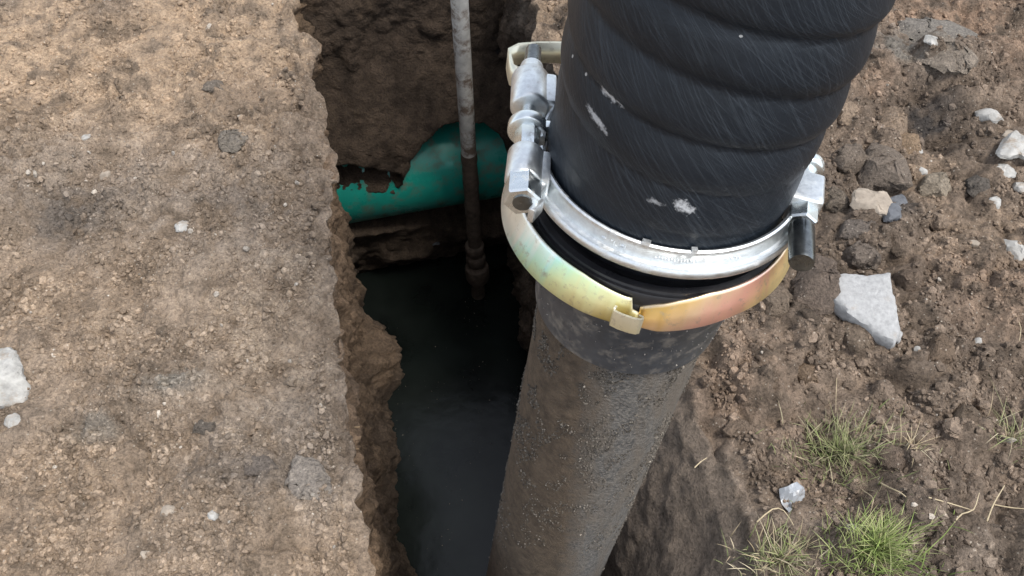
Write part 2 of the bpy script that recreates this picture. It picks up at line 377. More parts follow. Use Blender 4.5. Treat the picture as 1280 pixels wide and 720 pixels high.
# ------------------------------------------------------------------ generic mesh builders
class MB:
    def __init__(s): s.v = []; s.f = []
    def add(s, verts, faces):
        o = len(s.v); s.v.extend([tuple(map(float, p)) for p in verts]); s.f.extend([tuple(i + o for i in f) for f in faces]); return s
    def tube(s, path, rad, n=16, cap=True, closed=False):
        path = [np.asarray(p, float) for p in path]; k = len(path)
        rad = [rad] * k if np.isscalar(rad) else rad
        tang = [path[min(i + 1, k - 1)] - path[max(i - 1, 0)] for i in range(k)]
        if closed: tang = [path[(i + 1) % k] - path[i - 1] for i in range(k)]
        t0 = tang[0] / np.linalg.norm(tang[0]); ref = np.array([0, 0, 1.]) if abs(t0[2]) < .9 else np.array([1., 0, 0])
        x = np.cross(ref, t0); vs = []
        for p, t, r in zip(path, tang, rad):
            t = t / np.linalg.norm(t); x = x - t * (x @ t); x /= np.linalg.norm(x); y = np.cross(t, x)
            vs += [p + r * (math.cos(a) * x + math.sin(a) * y) for a in np.linspace(0, 2 * math.pi, n, endpoint=False)]
        fs = []
        for i in range(k if closed else k - 1):
            i2 = (i + 1) % k
            for j in range(n): fs.append((i * n + j, i * n + (j + 1) % n, i2 * n + (j + 1) % n, i2 * n + j))
        if cap and not closed: fs += [tuple(range(n))[::-1], tuple((k - 1) * n + j for j in range(n))]
        return s.add(vs, fs)
    def lathe(s, prof, n=96, a0=0., a1=360., closed_prof=True, cx=0, cy=0):
        """prof: (r, z) loop; partial sweeps get end caps"""
        full = abs(a1 - a0) >= 359.9; k = len(prof)
        ang = np.radians(np.linspace(a0, a1, n, endpoint=not full))
        vs = [(cx + r * math.cos(a), cy + r * math.sin(a), z) for a in ang for r, z in prof]; fs = []
        for i in range(n if full else n - 1):
            i2 = (i + 1) % n
            for j in range(k if closed_prof else k - 1):
                j2 = (j + 1) % k; fs.append((i * k + j, i2 * k + j, i2 * k + j2, i * k + j2))
        if not full and closed_prof: fs += [tuple(range(k)), tuple((n - 1) * k + j for j in range(k))[::-1]]
        return s.add(vs, fs)
    def box(s, c, size, ax=None, bev=0., seg=2):
        ax = np.eye(3) if ax is None else np.asarray(ax)         # rows: local x, y, z axes
        bm = bmesh.new(); bmesh.ops.create_cube(bm, size=1)
        for v in bm.verts: v.co = Vector((v.co.x * size[0], v.co.y * size[1], v.co.z * size[2]))
        if bev: bmesh.ops.bevel(bm, geom=bm.edges[:], offset=bev, segments=seg, profile=.6, affect='EDGES', clamp_overlap=True)
        bm.verts.index_update()
        vs = [np.asarray(c) + v.co.x * ax[0] + v.co.y * ax[1] + v.co.z * ax[2] for v in bm.verts]
        fs = [tuple(v.index for v in f.verts) for f in bm.faces]; bm.free(); return s.add(vs, fs)
    def prism(s, c, d, r, length, n=6, bev=.0015, rot=0, up=(0, 0, 1)):
        d = np.asarray(d, float); d /= np.linalg.norm(d); x = np.cross(up, d); x /= np.linalg.norm(x); y = np.cross(d, x)
        vs = []; rings = [(0, r - bev), (bev, r), (length - bev, r), (length, r - bev)]
        for h, rr in rings: vs += [np.asarray(c) + d * h + rr * (math.cos(a + rot) * x + math.sin(a + rot) * y) for a in np.linspace(0, 2 * math.pi, n, endpoint=False)]
        fs = [(i * n + j, i * n + (j + 1) % n, (i + 1) * n + (j + 1) % n, (i + 1) * n + j) for i in range(3) for j in range(n)]
        fs += [tuple(range(n))[::-1], tuple(3 * n + j for j in range(n))]; return s.add(vs, fs)
    def build(s, name, material, parent=None, sharp=35.):
        o = mesh_obj(name, np.array(s.v), s.f, material, parent)
        bm = bmesh.new(); bm.from_mesh(o.data); bmesh.ops.recalc_face_normals(bm, faces=bm.faces[:])
        for e in bm.edges:
            if len(e.link_faces) == 2 and e.calc_face_angle(0) > R(sharp): e.smooth = False
        bm.to_mesh(o.data); bm.free(); return o

# ------------------------------------------------------------------ more materials
def noise(n, scale, detail=4., rough=.6, coord=None, dist=0.):
    t = N(n, 'ShaderNodeTexNoise', Scale=scale, Detail=detail, Roughness=rough, Distortion=dist)
    if coord is None: coord = N(n, 'ShaderNodeNewGeometry').outputs['Position']
    L(n, coord, t.inputs['Vector']); return t.outputs[0]
def simple(name, base, rough=.6, metal=0., var=.2, scale=60., bstr=.3, bdist=.002, spec=.5, dirt=None, dirt_scale=25., dirt_lo=.55, dirt_hi=.65):
    m, n, p = mat(name); nz = noise(n, scale)
    lo = tuple(c * (1 - var) for c in base); hi = tuple(min(1, c * (1 + var)) for c in base)
    c = ramp(n, nz, [(.3, lo), (.7, hi)]).outputs[0]
    rv = ramp(n, noise(n, scale * .4), [(.3, (max(0, rough - .1),) * 3), (.7, (min(1, rough + .12),) * 3)]).outputs[0]
    if dirt:
        dm = ramp(n, noise(n, dirt_scale, 6., .7), [(dirt_lo, (0, 0, 0)), (dirt_hi, (1, 1, 1))]).outputs[0]
        c = mixc(n, dm, c, dirt); rv = mixc(n, dm, rv, (.9, .9, .9))
        if metal:
            inv = N(n, 'ShaderNodeMath', _operation='MULTIPLY_ADD'); inv.inputs[1].default_value = -metal; inv.inputs[2].default_value = metal
            L(n, dm, inv.inputs[0]); L(n, inv.outputs[0], p.inputs['Metallic'])
    elif metal: p.inputs['Metallic'].default_value = metal
    L(n, c, p.inputs['Base Color']); L(n, rv, p.inputs['Roughness']); p.inputs['Specular IOR Level'].default_value = spec
    if bstr: L(n, bump(n, nz, bstr, bdist), p.inputs['Normal'])
    return m
M['zinc'] = simple('zinc_plated_steel', (.74, .78, .78), .26, 1., .10, 90., .12, .0015, dirt=(.32, .30, .27), dirt_scale=70., dirt_lo=.58, dirt_hi=.78)
M['cast'] = simple('cast_aluminium', (.70, .725, .73), .38, .95, .10, 240., .25, .001, dirt=(.30, .28, .25), dirt_scale=60., dirt_lo=.55, dirt_hi=.78)
M['dark_steel'] = simple('oiled_steel', (.16, .17, .17), .3, 1., .3, 120., .15, .001)
M['galv'] = simple('grimy_galvanised_steel', (.42, .40, .36), .6, .2, .25, 35., .4, .003, dirt=(.12, .085, .06), dirt_scale=14., dirt_lo=.48, dirt_hi=.6)
M['muddy_steel'] = simple('muddy_steel', (.085, .062, .045), .75, 0., .4, 50., .8, .005, spec=.3)
M['stone_white'] = simple('pale_stone', (.36, .35, .325), .9, 0, .3, 45., .8, .006, .2, dirt=(.27, .22, .17), dirt_scale=30., dirt_lo=.52, dirt_hi=.68)
M['stone_grey'] = simple('grey_concrete', (.33, .33, .325), .92, 0, .18, 110., .6, .003, .2, dirt=(.27, .22, .17), dirt_scale=16., dirt_lo=.58, dirt_hi=.75)
M['stone_tan'] = simple('tan_stone', (.30, .255, .205), .9, 0, .25, 55., .7, .004, .2)
M['stone_blue'] = simple('bluish_stone', (.12, .125, .135), .85, 0, .3, 55., .7, .004, .25)
M['plastic_grey'] = simple('grey_plastic_film', (.36, .38, .40), .35, 0, .15, 40., .3, .003, .5, dirt=(.2, .15, .11), dirt_scale=30., dirt_lo=.55, dirt_hi=.7)
M['green'] = simple('green_pvc', (.012, .235, .180), .30, 0, .08, 20., .05, .001, .45, dirt=(.13, .095, .065), dirt_scale=17., dirt_lo=.50, dirt_hi=.74)
M['rubber'] = simple('black_rubber', (.012, .012, .014), .32, 0, .3, 60., .1, .001, .5, dirt=(.10, .09, .075), dirt_scale=70., dirt_lo=.70, dirt_hi=.76)
M['collar'] = simple('black_polyethylene', (.046, .049, .054), .42, 0, .2, 60., .15, .001, .5, dirt=(.17, .15, .125), dirt_scale=48., dirt_lo=.50, dirt_hi=.72)
def m_pipe():
    m, n, p = mat('dusty_black_pipe'); pos = N(n, 'ShaderNodeNewGeometry').outputs['Position']
    tc = N(n, 'ShaderNodeTexCoord').outputs['Object']
    sx = N(n, 'ShaderNodeSeparateXYZ'); L(n, tc, sx.inputs[0])
    fine = noise(n, 230., 4., .65, pos); mid = noise(n, 60., 5., .7, pos); mpz = N(n, 'ShaderNodeMapping'); mpz.inputs['Scale'].default_value = (1, 1, .22); L(n, pos, mpz.inputs[0]); big = noise(n, 26., 5., .7, mpz.outputs[0])
    # mud smeared up from the trench, thicker on the side that leaned in the wet soil
    a = N(n, 'ShaderNodeMath', _operation='MULTIPLY_ADD'); a.inputs[1].default_value = -14.; a.inputs[2].default_value = -.62; L(n, sx.outputs[0], a.inputs[0])
    z = N(n, 'ShaderNodeMath', _operation='MULTIPLY_ADD'); z.inputs[1].default_value = -1.2; z.inputs[2].default_value = 2.92; L(n, sx.outputs[2], z.inputs[0])
    s = N(n, 'ShaderNodeMath', _operation='ADD'); L(n, a.outputs[0], s.inputs[0]); L(n, z.outputs[0], s.inputs[1])
    b = N(n, 'ShaderNodeMath', _operation='MULTIPLY_ADD'); b.inputs[1].default_value = 1.0; L(n, mixc(n, .55, big, mid), b.inputs[0]); L(n, s.outputs[0], b.inputs[2])
    mud = ramp(n, b.outputs[0], [(.45, (0, 0, 0)), (1.0, (1, 1, 1))]).outputs[0]
    c0 = ramp(n, mid, [(.3, (.048, .047, .046)), (.7, (.150, .142, .130))]).outputs[0]
    dust = ramp(n, fine, [(.46, (0, 0, 0)), (.62, (1, 1, 1))]).outputs[0]
    c1 = mixc(n, dust, c0, (.195, .178, .155))
    mc = ramp(n, mid, [(.3, (.050, .037, .026)), (.7, (.135, .100, .068))]).outputs[0]
    sm = ramp(n, big, [(.44, (0, 0, 0)), (.62, (.75,) * 3)]).outputs[0]; c1 = mixc(n, sm, c1, (.150, .125, .098))
    c = mixc(n, mud, c1, mc); L(n, c, p.inputs['Base Color'])
    p.inputs['Roughness'].default_value = .72; p.inputs['Specular IOR Level'].default_value = .35
    bb = bump(n, fine, .9, .006); L(n, bump(n, mid, .35, .004, bb), p.inputs['Normal']); return m
M['pipe'] = m_pipe()
def m_hose():
    m, n, p = mat('scuffed_black_rubber'); uv = N(n, 'ShaderNodeUVMap', _uv_map='UVMap').outputs[0]
    def streak(rot, sx, sy, scale, lo, hi):
        m0 = N(n, 'ShaderNodeMapping'); m0.inputs['Rotation'].default_value = (0, 0, rot); L(n, uv, m0.inputs[0])
        mp = N(n, 'ShaderNodeMapping'); mp.inputs['Scale'].default_value = (sx, sy, 1); L(n, m0.outputs[0], mp.inputs[0])
        return ramp(n, noise(n, scale, 3., .65, mp.outputs[0]), [(lo, (0, 0, 0)), (hi, (1, 1, 1))]).outputs[0]
    s1 = streak(R(-38), 110, 2.5, 4., .50, .70); s2 = streak(R(-56), 150, 2.2, 4., .52, .72); s3 = streak(R(20), 80, 2.2, 3., .64, .78)
    big = ramp(n, noise(n, 9., 5., .6, uv), [(.35, (.25,) * 3), (.7, (1,) * 3)]).outputs[0]
    c = (.006, .0095, .0145)
    c = mixc(n, .5, c, ramp(n, noise(n, 14., 5., .65, uv), [(.3, (.004, .0065, .0100)), (.75, (.014, .019, .026))]).outputs[0])
    for s, k in ((s1, (.030, .038, .047)), (s2, (.028, .035, .044)), (s3, (.040, .048, .058))):
        f = mixc(n, 1., s, big, 'MULTIPLY'); c = mixc(n, f, c, k)
    spk = N(n, 'ShaderNodeTexVoronoi', Scale=75.); L(n, uv, spk.inputs[0])
    ss = N(n, 'ShaderNodeSeparateColor'); L(n, spk.outputs['Color'], ss.inputs[0])
    g = N(n, 'ShaderNodeMath', _operation='GREATER_THAN'); g.inputs[1].default_value = .975; L(n, ss.outputs[0], g.inputs[0])
    l = N(n, 'ShaderNodeMath', _operation='LESS_THAN'); l.inputs[1].default_value = .11; L(n, spk.outputs['Distance'], l.inputs[0])
    mu = N(n, 'ShaderNodeMath', _operation='MULTIPLY'); L(n, g.outputs[0], mu.inputs[0]); L(n, l.outputs[0], mu.inputs[1])
    c = mixc(n, mu.outputs[0], c, (.32, .32, .31))
    for (u0, v0, a, la, lb, k) in SMEARS:                   # dried pale smears rubbed onto the rubber
        mp = N(n, 'ShaderNodeMapping', _vector_type='TEXTURE'); mp.inputs['Location'].default_value = (u0, v0, 0)
        mp.inputs['Rotation'].default_value = (0, 0, a); mp.inputs['Scale'].default_value = (la, lb, 1); L(n, uv, mp.inputs[0])
        ln = N(n, 'ShaderNodeVectorMath', _operation='LENGTH'); L(n, mp.outputs[0], ln.inputs[0])
        ad = N(n, 'ShaderNodeMath', _operation='MULTIPLY_ADD'); ad.inputs[1].default_value = 2.0; L(n, noise(n, 120., 5., .75, uv), ad.inputs[0]); L(n, ln.outputs['Value'], ad.inputs[2])
        f = ramp(n, ad.outputs[0], [(.0, (1, 1, 1)), (.80, (1, 1, 1)), (1., (0, 0, 0))])
        f.color_ramp.elements[1].position = .45
        sc = N(n, 'ShaderNodeMath', _operation='MULTIPLY'); sc.inputs[1].default_value = .5; L(n, ad.outputs[0], sc.inputs[0]); L(n, sc.outputs[0], f.inputs[0])
        f.color_ramp.elements[1].position = .58; f.color_ramp.elements[2].position = .80
        kk = N(n, 'ShaderNodeMath', _operation='MULTIPLY'); kk.inputs[1].default_value = k; L(n, f.outputs[0], kk.inputs[0])
        c = mixc(n, kk.outputs[0], c, (.50, .51, .52))
    L(n, c, p.inputs['Base Color']); p.inputs['Roughness'].default_value = .46; p.inputs['Specular IOR Level'].default_value = .32
    b = bump(n, s1, .25, .0010); b = bump(n, s2, .2, .0010, b); L(n, bump(n, noise(n, 30., 4., .6, uv), .35, .004, b), p.inputs['Normal'])
    return m
def m_band():                                  # passivated zinc: its colours change along the strip
    m, n, p = mat('iridescent_zinc_band'); a = n.nodes.new('ShaderNodeVertexColor'); a.layer_name = 'Col'
    d = ramp(n, noise(n, 95., 6., .75), [(.55, (0, 0, 0)), (.72, (1, 1, 1))]).outputs[0]
    dk = N(n, 'ShaderNodeMath', _operation='MULTIPLY'); dk.inputs[1].default_value = .7; L(n, d, dk.inputs[0])
    c = mixc(n, dk.outputs[0], a.outputs[0], (.38, .33, .26)); L(n, c, p.inputs['Base Color'])
    p.inputs['Metallic'].default_value = .8; L(n, ramp(n, noise(n, 35.), [(.3, (.28,) * 3), (.7, (.46,) * 3)]).outputs[0], p.inputs['Roughness'])
    L(n, bump(n, noise(n, 140.), .12, .001), p.inputs['Normal']); return m
M['band'] = m_band()
def m_water():
    m, n, p = mat('murky_water'); nz = noise(n, 5., 3.)
    L(n, ramp(n, nz, [(.3, (.0045, .0060, .0052)), (.7, (.011, .0140, .0120))]).outputs[0], p.inputs['Base Color'])
    p.inputs['Roughness'].default_value = .2; p.inputs['IOR'].default_value = 1.33; p.inputs['Specular IOR Level'].default_value = .5
    L(n, bump(n, noise(n, 14., 2., .5), .12, .01), p.inputs['Normal']); return m
M['water'] = m_water()
def m_blade(name, lo, hi):
    m, n, p = mat(name); a = n.nodes.new('ShaderNodeVertexColor'); a.layer_name = 'Col'
    L(n, a.outputs[0], p.inputs['Base Color']); p.inputs['Roughness'].default_value = .6; p.inputs['Specular IOR Level'].default_value = .3
    p.inputs['Subsurface Weight'].default_value = 0.
    return m
M['blade'] = m_blade('grass_blade', 0, 0); M['crumb'] = soil_attr('soil_crumb', bs=.6)

# ------------------------------------------------------------------ water and trench bed
def slab(name, z, material, steps=40):
    us = np.linspace(-.35, .75, 24); vs = np.linspace(-.05, 2.4, steps); U_, V_ = np.meshgrid(us, vs); x, y = xy_of(U_, V_)
    zz = z + .03 * perlin(x / .2, y / .2, 0 * x, 5) if name == 'trench_bed' else z + 0 * x
    k = len(us); i = np.arange(len(vs) * k).reshape(len(vs), k)
    fc = np.stack([i[:-1, :-1], i[:-1, 1:], i[1:, 1:], i[1:, :-1]], -1).reshape(-1, 4)
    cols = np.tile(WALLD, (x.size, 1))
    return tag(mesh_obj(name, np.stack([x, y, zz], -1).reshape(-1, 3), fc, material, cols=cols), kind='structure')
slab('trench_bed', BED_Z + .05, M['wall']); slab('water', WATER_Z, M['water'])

# ------------------------------------------------------------------ green sewer pipe crossing the end of the trench
gp = empty('sewer_pipe', 'green plastic sewer pipe bared in the dark end wall of the trench', 'pipe', (*xy_of(GP_U, GP_VF + GP_R), GP_Z))
gp.rotation_euler = (0, 0, TH)
mb = MB(); mb.tube([(t, 0, 0) for t in np.linspace(-.95, .95, 20)], GP_R, 72); mb.build('barrel', M['green'], gp)
mb = MB(); mb.tube([(t, 0, 0) for t in (.50, .503, .51, .62, .627, .63)], [GP_R + .001, GP_R + .010, GP_R + .013, GP_R + .013, GP_R + .010, GP_R + .001], 72, cap=False)
mb.build('bell', M['green'], gp)

# ------------------------------------------------------------------ upright steel rod with couplings
def vline(px, py, D): d = ray(px, py); return CPOS + d * (D / d[1])
rt = vline(574, -5, 2.0); rb = vline(597, 352, 2.0); rdir = (rt - rb) / np.linalg.norm(rt - rb)
base = rb + rdir * ((BED_Z + .04 - rb[2]) / rdir[2])
rod = empty('steel_rod', 'upright mud-stained steel rod standing in the water in front of the green pipe', 'rod', tuple(base))
def rp(px, py): return vline(px, py, 2.0) - base
mid = rp(586, 192)
top = rp(574, -5) + rdir * .75
mb = MB(); mb.tube([mid, rp(581, 110), rp(576, 30), rp(574, -5), top], [.0245, .0245, .0245, .0245, .0245], 24)
mb.tube([top - rdir * .02, top + rdir * .03], .031, 24); mb.build('upper_tube', M['galv'], rod)
mb = MB(); pts = [mid + rdir * .004]; rad = [.0262]
for k in range(1, 40):
    t = k / 39; pts.append(mid * (1 - t) + np.zeros(3) * t); rad.append(.0262 + .0025 * math.sin(k * 2.3) * math.sin(k * 1.1))
mb.tube(pts, rad, 24); mb.build('muddy_tube', M['muddy_steel'], rod)
def cp(py0, py1, r0, name):
    a_, b_ = rp(590 + (py0 - 280) * .11, py0), rp(590 + (py1 - 280) * .11, py1); m_ = MB()
    d_ = (b_ - a_); m_.tube([a_, a_ + d_ * .1, a_ + d_ * .22, a_ + d_ * .78, a_ + d_ * .9, b_], [.027, r0 * .93, r0, r0, r0 * .93, .027], 28); m_.build(name, M['muddy_steel'], rod)
cp(305, 315, .036, 'coupling'); cp(318, 328, .037, 'coupling'); cp(331, 349, .046, 'coupling')

# ------------------------------------------------------------------ frame of the suction pipe and its coupling
AX = np.array([.095, .078, .992]); AX /= np.linalg.norm(AX)
A0 = CPOS + ray(750, 481) / F_PX * 1.22
E1 = XV - AX * (XV @ AX); E1 /= np.linalg.norm(E1); E2 = np.cross(AX, E1)
ROT = Matrix(((E1[0], E2[0], AX[0]), (E1[1], E2[1], AX[1]), (E1[2], E2[2], AX[2])))
T0 = (BED_Z + .03 - A0[2]) / AX[2]
def framed(name, label, cat, t):
    o = empty(name, label, cat, tuple(A0 + AX * t)); o.rotation_euler = ROT.to_euler(); return o
def pl(px, py, t, tref=0.):                     # pixel -> local point on the plane at height t
    d = ray(px, py); q = A0 + AX * t; s = ((q - CPOS) @ AX) / (d @ AX); p = CPOS + d * s - A0
    return np.array([p @ E1, p @ E2, p @ AX - tref])

# suction pipe
sp = framed('suction_pipe', 'dusty black suction pipe standing in the trench, mud smeared down its side', 'pipe', T0)
prof = [(.105, 0)] + [(.105, z) for z in np.linspace(.05, .2 - T0, 60)] + [(.092, .2 - T0), (.092, 0)]
MB().lathe(prof, 96).build('barrel', M['pipe'], sp)
o_ = -T0
MB().lathe([(.1065, .190 + o_), (.1095, .190 + o_), (.1120, .193 + o_), (.1130, .205 + o_), (.1150, .24 + o_), (.1200, .270 + o_), (.1270, .296 + o_), (.1350, .316 + o_), (.1410, .330 + o_), (.1440, .338 + o_), (.1440, .352 + o_), (.10, .352 + o_)], 128).build('collar', M['collar'], sp)
MB().lathe([(.1440, .352 + o_), (.1435, .356 + o_), (.1430, .364 + o_), (.1415, .367 + o_), (.138, .367 + o_), (.1370, .3695 + o_), (.131, .3710 + o_), (.1295, .369 + o_), (.118, .365 + o_), (.1175, .402 + o_), (.105, .402 + o_), (.105, .352 + o_)], 160).build('seal', M['rubber'], sp)
# sand grains stuck to the pipe
def ico(sub=1):
    bm = bmesh.new(); bmesh.ops.create_icosphere(bm, subdivisions=sub, radius=1); v = np.array([q.co[:] for q in bm.verts], np.float32)
    f = np.array([[q.index for q in fa.verts] for fa in bm.faces], np.int32); bm.free(); return v, f
IV1, IF1 = ico(1); IV2, IF2 = ico(2)
def blobs(name, pos, size, cols, material, parent=None, base=(IV1, IF1), squash=.7, jit=.35):
    bv, bf = base; n = len(pos); k = len(bv)
    sc = size[:, None] * rng.uniform(1 - jit, 1 + jit, (n, 3)); sc[:, 2] *= squash
    v = bv[None] * (1 + rng.uniform(-jit * .7, jit * .7, (n, k, 1))) * sc[:, None, :]
    q = rng.normal(size=(n, 4)); q /= np.linalg.norm(q, axis=1)[:, None]; w_, x_, y_, z_ = q.T
    Rm = np.stack([np.stack([1 - 2 * (y_ * y_ + z_ * z_), 2 * (x_ * y_ - z_ * w_), 2 * (x_ * z_ + y_ * w_)], -1),
                   np.stack([2 * (x_ * y_ + z_ * w_), 1 - 2 * (x_ * x_ + z_ * z_), 2 * (y_ * z_ - x_ * w_)], -1),
                   np.stack([2 * (x_ * z_ - y_ * w_), 2 * (y_ * z_ + x_ * w_), 1 - 2 * (x_ * x_ + y_ * y_)], -1)], 1)
    v = np.einsum('nij,nkj->nki', Rm, v) + pos[:, None, :]
    f = (bf[None] + (np.arange(n) * k)[:, None, None]).reshape(-1, 3)
    return mesh_obj(name, v.reshape(-1, 3), f, material, parent, smooth=False, cols=np.repeat(cols, k, 0))
ng_ = 16000
ga = rng.uniform(150, 400, ng_); gt = .19 - np.abs(rng.normal(0, .30, ng_)); gt = np.where(gt < -.9, rng.uniform(-.6, .15, ng_), gt)
dens = perlin(ga / 14., gt / .05, 0 * ga, 301); dens = dens + .8 * perlin(ga / 40., gt / .16, 0 * ga, 303); keep = dens > .10; ga, gt = ga[keep], gt[keep]
gr = np.radians(ga); gpos = np.stack([.1055 * np.cos(gr), .1055 * np.sin(gr), gt - T0], -1)
gcols = np.array([.125, .110, .092]) * rng.uniform(.45, 1.5, (len(ga), 1)); hl = rng.random(len(ga)) > .965; gcols[hl] = np.array([.21, .19, .16])
tag(blobs('sand_grains', gpos, rng.uniform(.0005, .0017, len(ga)) * (1 + .6 * (rng.random(len(ga)) > .96)), gcols, M['crumb'], sp, squash=.6), kind='stuff')
# specks on the collar and seal
na = 170; ga = np.radians(rng.uniform(180, 360, na)); ct = rng.uniform(.195, .30, na); cr = np.interp(ct, [.19, .205, .24, .275, .302], [.110, .1135, .1155, .1207, .1292])
tag(blobs('dust_specks', np.stack([cr * np.cos(ga), cr * np.sin(ga), ct - T0], -1), rng.uniform(.0004, .0012, na), np.array([.20, .185, .165]) * rng.uniform(.5, 1.5, (na, 1)), M['crumb'], sp), kind='stuff')

# ------------------------------------------------------------------ locking band round the seal
BT = .33
lb = framed('locking_band', 'iridescent zinc locking band hooked round the rim of the black pipe', 'band clamp', BT)
BX, BY = -.004, .002
STOP_L = [(120, (.78, .74, .60)), (165, (.82, .80, .68)), (190, (.88, .87, .80)), (203, (.84, .88, .84)), (214, (.56, .80, .74)), (222, (.66, .82, .60)), (232, (.77, .81, .54)), (245, (.74, .70, .46)), (258, (.50, .42, .22))]
STOP_R = [(258, (.48, .34, .17)), (268, (.66, .48, .27)), (280, (.80, .62, .46)), (291, (.84, .54, .46)), (302, (.82, .52, .43)), (315, (.84, .66, .42)), (330, (.82, .70, .44)), (360, (.76, .62, .36)), (480, (.74, .66, .48))]
def stopcol0(st, a):
    xs = [s[0] for s in st]; return np.stack([np.interp(a, xs, [s[1][k] for s in st]) for k in range(3)], -1)
def strap(name, a0, a1, st, zlo, zhi, rad, n=110):
    ang = np.linspace(a0, a1, n); vs = []; cs = []
    def stopcol(st, a): c = stopcol0(st, a); m_ = c.mean(); return np.clip(m_ + (c - m_) * 1.4, .03, .95)
    jt = 9 * perlin(ang / 7., 0 * ang, 0 * ang, 251) + 7 * perlin(ang / 2.2, 0 * ang, 0 * ang, 252)
    for a, j_ in zip(ang, jt):
        q = R(a); r0 = rad(a); l, h = zlo(a), zhi(a); fl = lambda z: max((.372 - z) * .26 - .0075, -.0075); cq, sq = math.cos(q), math.sin(q)
        ring = [(r0 - .0015, l), (r0 + .0006, l - .0002), (r0 + .0022, l + .0018), (r0 + .0012, (l * .5 + h * .5)), (r0 - .0002, h - .003), (r0 - .0010, h - .0004), (r0 - .0024, h), (r0 - .0042, h - .0015), (r0 - .0035, l + .004)]
        vs += [(BX + (r + fl(z)) * cq, BY + (r + fl(z)) * sq, z - BT) for r, z in ring]; cs += [stopcol(st, a + j_ + k_) for k_ in (14, 13, 10, 0, -9)] + [stopcol(st, a + j_ - 10) * .6 + np.array([.8, .78, .72]) * .4] * 2 + [stopcol(st, a)] * 2
    k = 9; fs = [(i * k + j, (i + 1) * k + j, (i + 1) * k + (j + 1) % k, i * k + (j + 1) % k) for i in range(n - 1) for j in range(k)]
    fs += [tuple(range(k)), tuple((n - 1) * k + j for j in range(k))[::-1]]
    return mesh_obj(name, np.array(vs), fs, M['band'], lb, cols=np.array(cs))
AH = 257.
def l_hi(a): return float(np.interp(a, [120, 235, AH - 1.2, AH - .6, AH + 3], [.370, .369, .3625, .350, .346]))
def l_lo(a): return float(np.interp(a, [120, 175, 240, AH, AH + 3], [.328, .328, .331, .334, .335]))
def r_hi(a): return float(np.interp(a, [AH, AH + 3, AH + 8, AH + 16, AH + 28, 480], [.351, .352, .359, .366, .373, .378]))
def r_lo(a): return float(np.interp(a, [AH, AH + 10, AH + 40, 480], [.330, .331, .340, .345]))
strap('half_band', 118, AH + 2.5, STOP_L, l_lo, l_hi, lambda a: .1555 - .003 * float(sstep(AH - 5, AH + 2, a)))
strap('half_band', AH + 2.6, 477, STOP_R, r_lo, r_hi, lambda a: .1535 - .0035 * float(1 - sstep(AH + 2, AH + 12, a)) + .001 * float(sstep(290, 330, a)))
def polar(a, r): return np.array([BX + r * math.cos(R(a)), BY + r * math.sin(R(a))])
hp = [polar(AH - 6.0, .1570), polar(AH - 6.4, .1600), polar(AH - 6.2, .1625), polar(AH - 3.5, .1638), polar(AH + .5, .1645), polar(AH + 2.8, .1640), polar(AH + 3.8, .1620), polar(AH + 3.6, .1592), polar(AH + 2.4, .1578)]
vs = []; k = len(hp)
for i, p_ in enumerate(hp):
    tg = hp[min(i + 1, k - 1)] - hp[max(i - 1, 0)]; tg /= np.linalg.norm(tg); nn_ = np.array([tg[1], -tg[0]]) * .0011
    sk = .004 * i / (k - 1)
    for s_ in (nn_, -nn_):
        for z_ in (.334 - sk, .357 - sk): vs.append((*(p_ + s_), z_ - BT))
fs = []
for i in range(k - 1):
    b0, b1 = 4 * i, 4 * i + 4
    fs += [(b0, b1, b1 + 1, b0 + 1), (b0 + 2, b0 + 3, b1 + 3, b1 + 2), (b0 + 1, b1 + 1, b1 + 3, b0 + 3), (b0, b0 + 2, b1 + 2, b1)]
fs += [(0, 1, 3, 2), (4 * k - 4, 4 * k - 2, 4 * k - 1, 4 * k - 3)]
hc = np.tile(np.array([.72, .66, .44]), (len(vs), 1)); hc[1::2] = (.88, .84, .66)
mesh_obj('hook', np.array(vs), fs, M['band'], lb, smooth=False, cols=hc)
# folded end of the band standing out behind the bolts
c0 = pl(638, 80, .395, BT); c1 = pl(636, 68, .395, BT); c2 = pl(648, 62, .395, BT); c3 = pl(672, 60, .395, BT); c4 = pl(700, 60, .395, BT)
path = [pl(650, 93, .395, BT), pl(640, 88, .395, BT), c0, c1, c2, c3, c4, pl(720, 66, .395, BT)]
vs = []; fs = []; k = len(path)
for i, p_ in enumerate(path):
    tg = path[min(i + 1, k - 1)] - path[max(i - 1, 0)]; tg /= np.linalg.norm(tg); nn_ = np.array([tg[1], -tg[0], 0]) * .0018
    for s_ in (nn_, -nn_):
        for z_ in (-.020, .008): vs.append(p_ + s_ + np.array([0, 0, z_]))
for i in range(k - 1):
    b0, b1 = 4 * i, 4 * i + 4
    fs += [(b0, b1, b1 + 1, b0 + 1), (b0 + 2, b0 + 3, b1 + 3, b1 + 2), (b0 + 1, b1 + 1, b1 + 3, b0 + 3), (b0, b0 + 2, b1 + 2, b1)]
fs += [(0, 1, 3, 2), (4 * k - 4, 4 * k - 2, 4 * k - 1, 4 * k - 3)]
mesh_obj('folded_end', np.array(vs), fs, M['band'], lb, cols=np.tile(np.array([.80, .77, .62]), (len(vs), 1)))

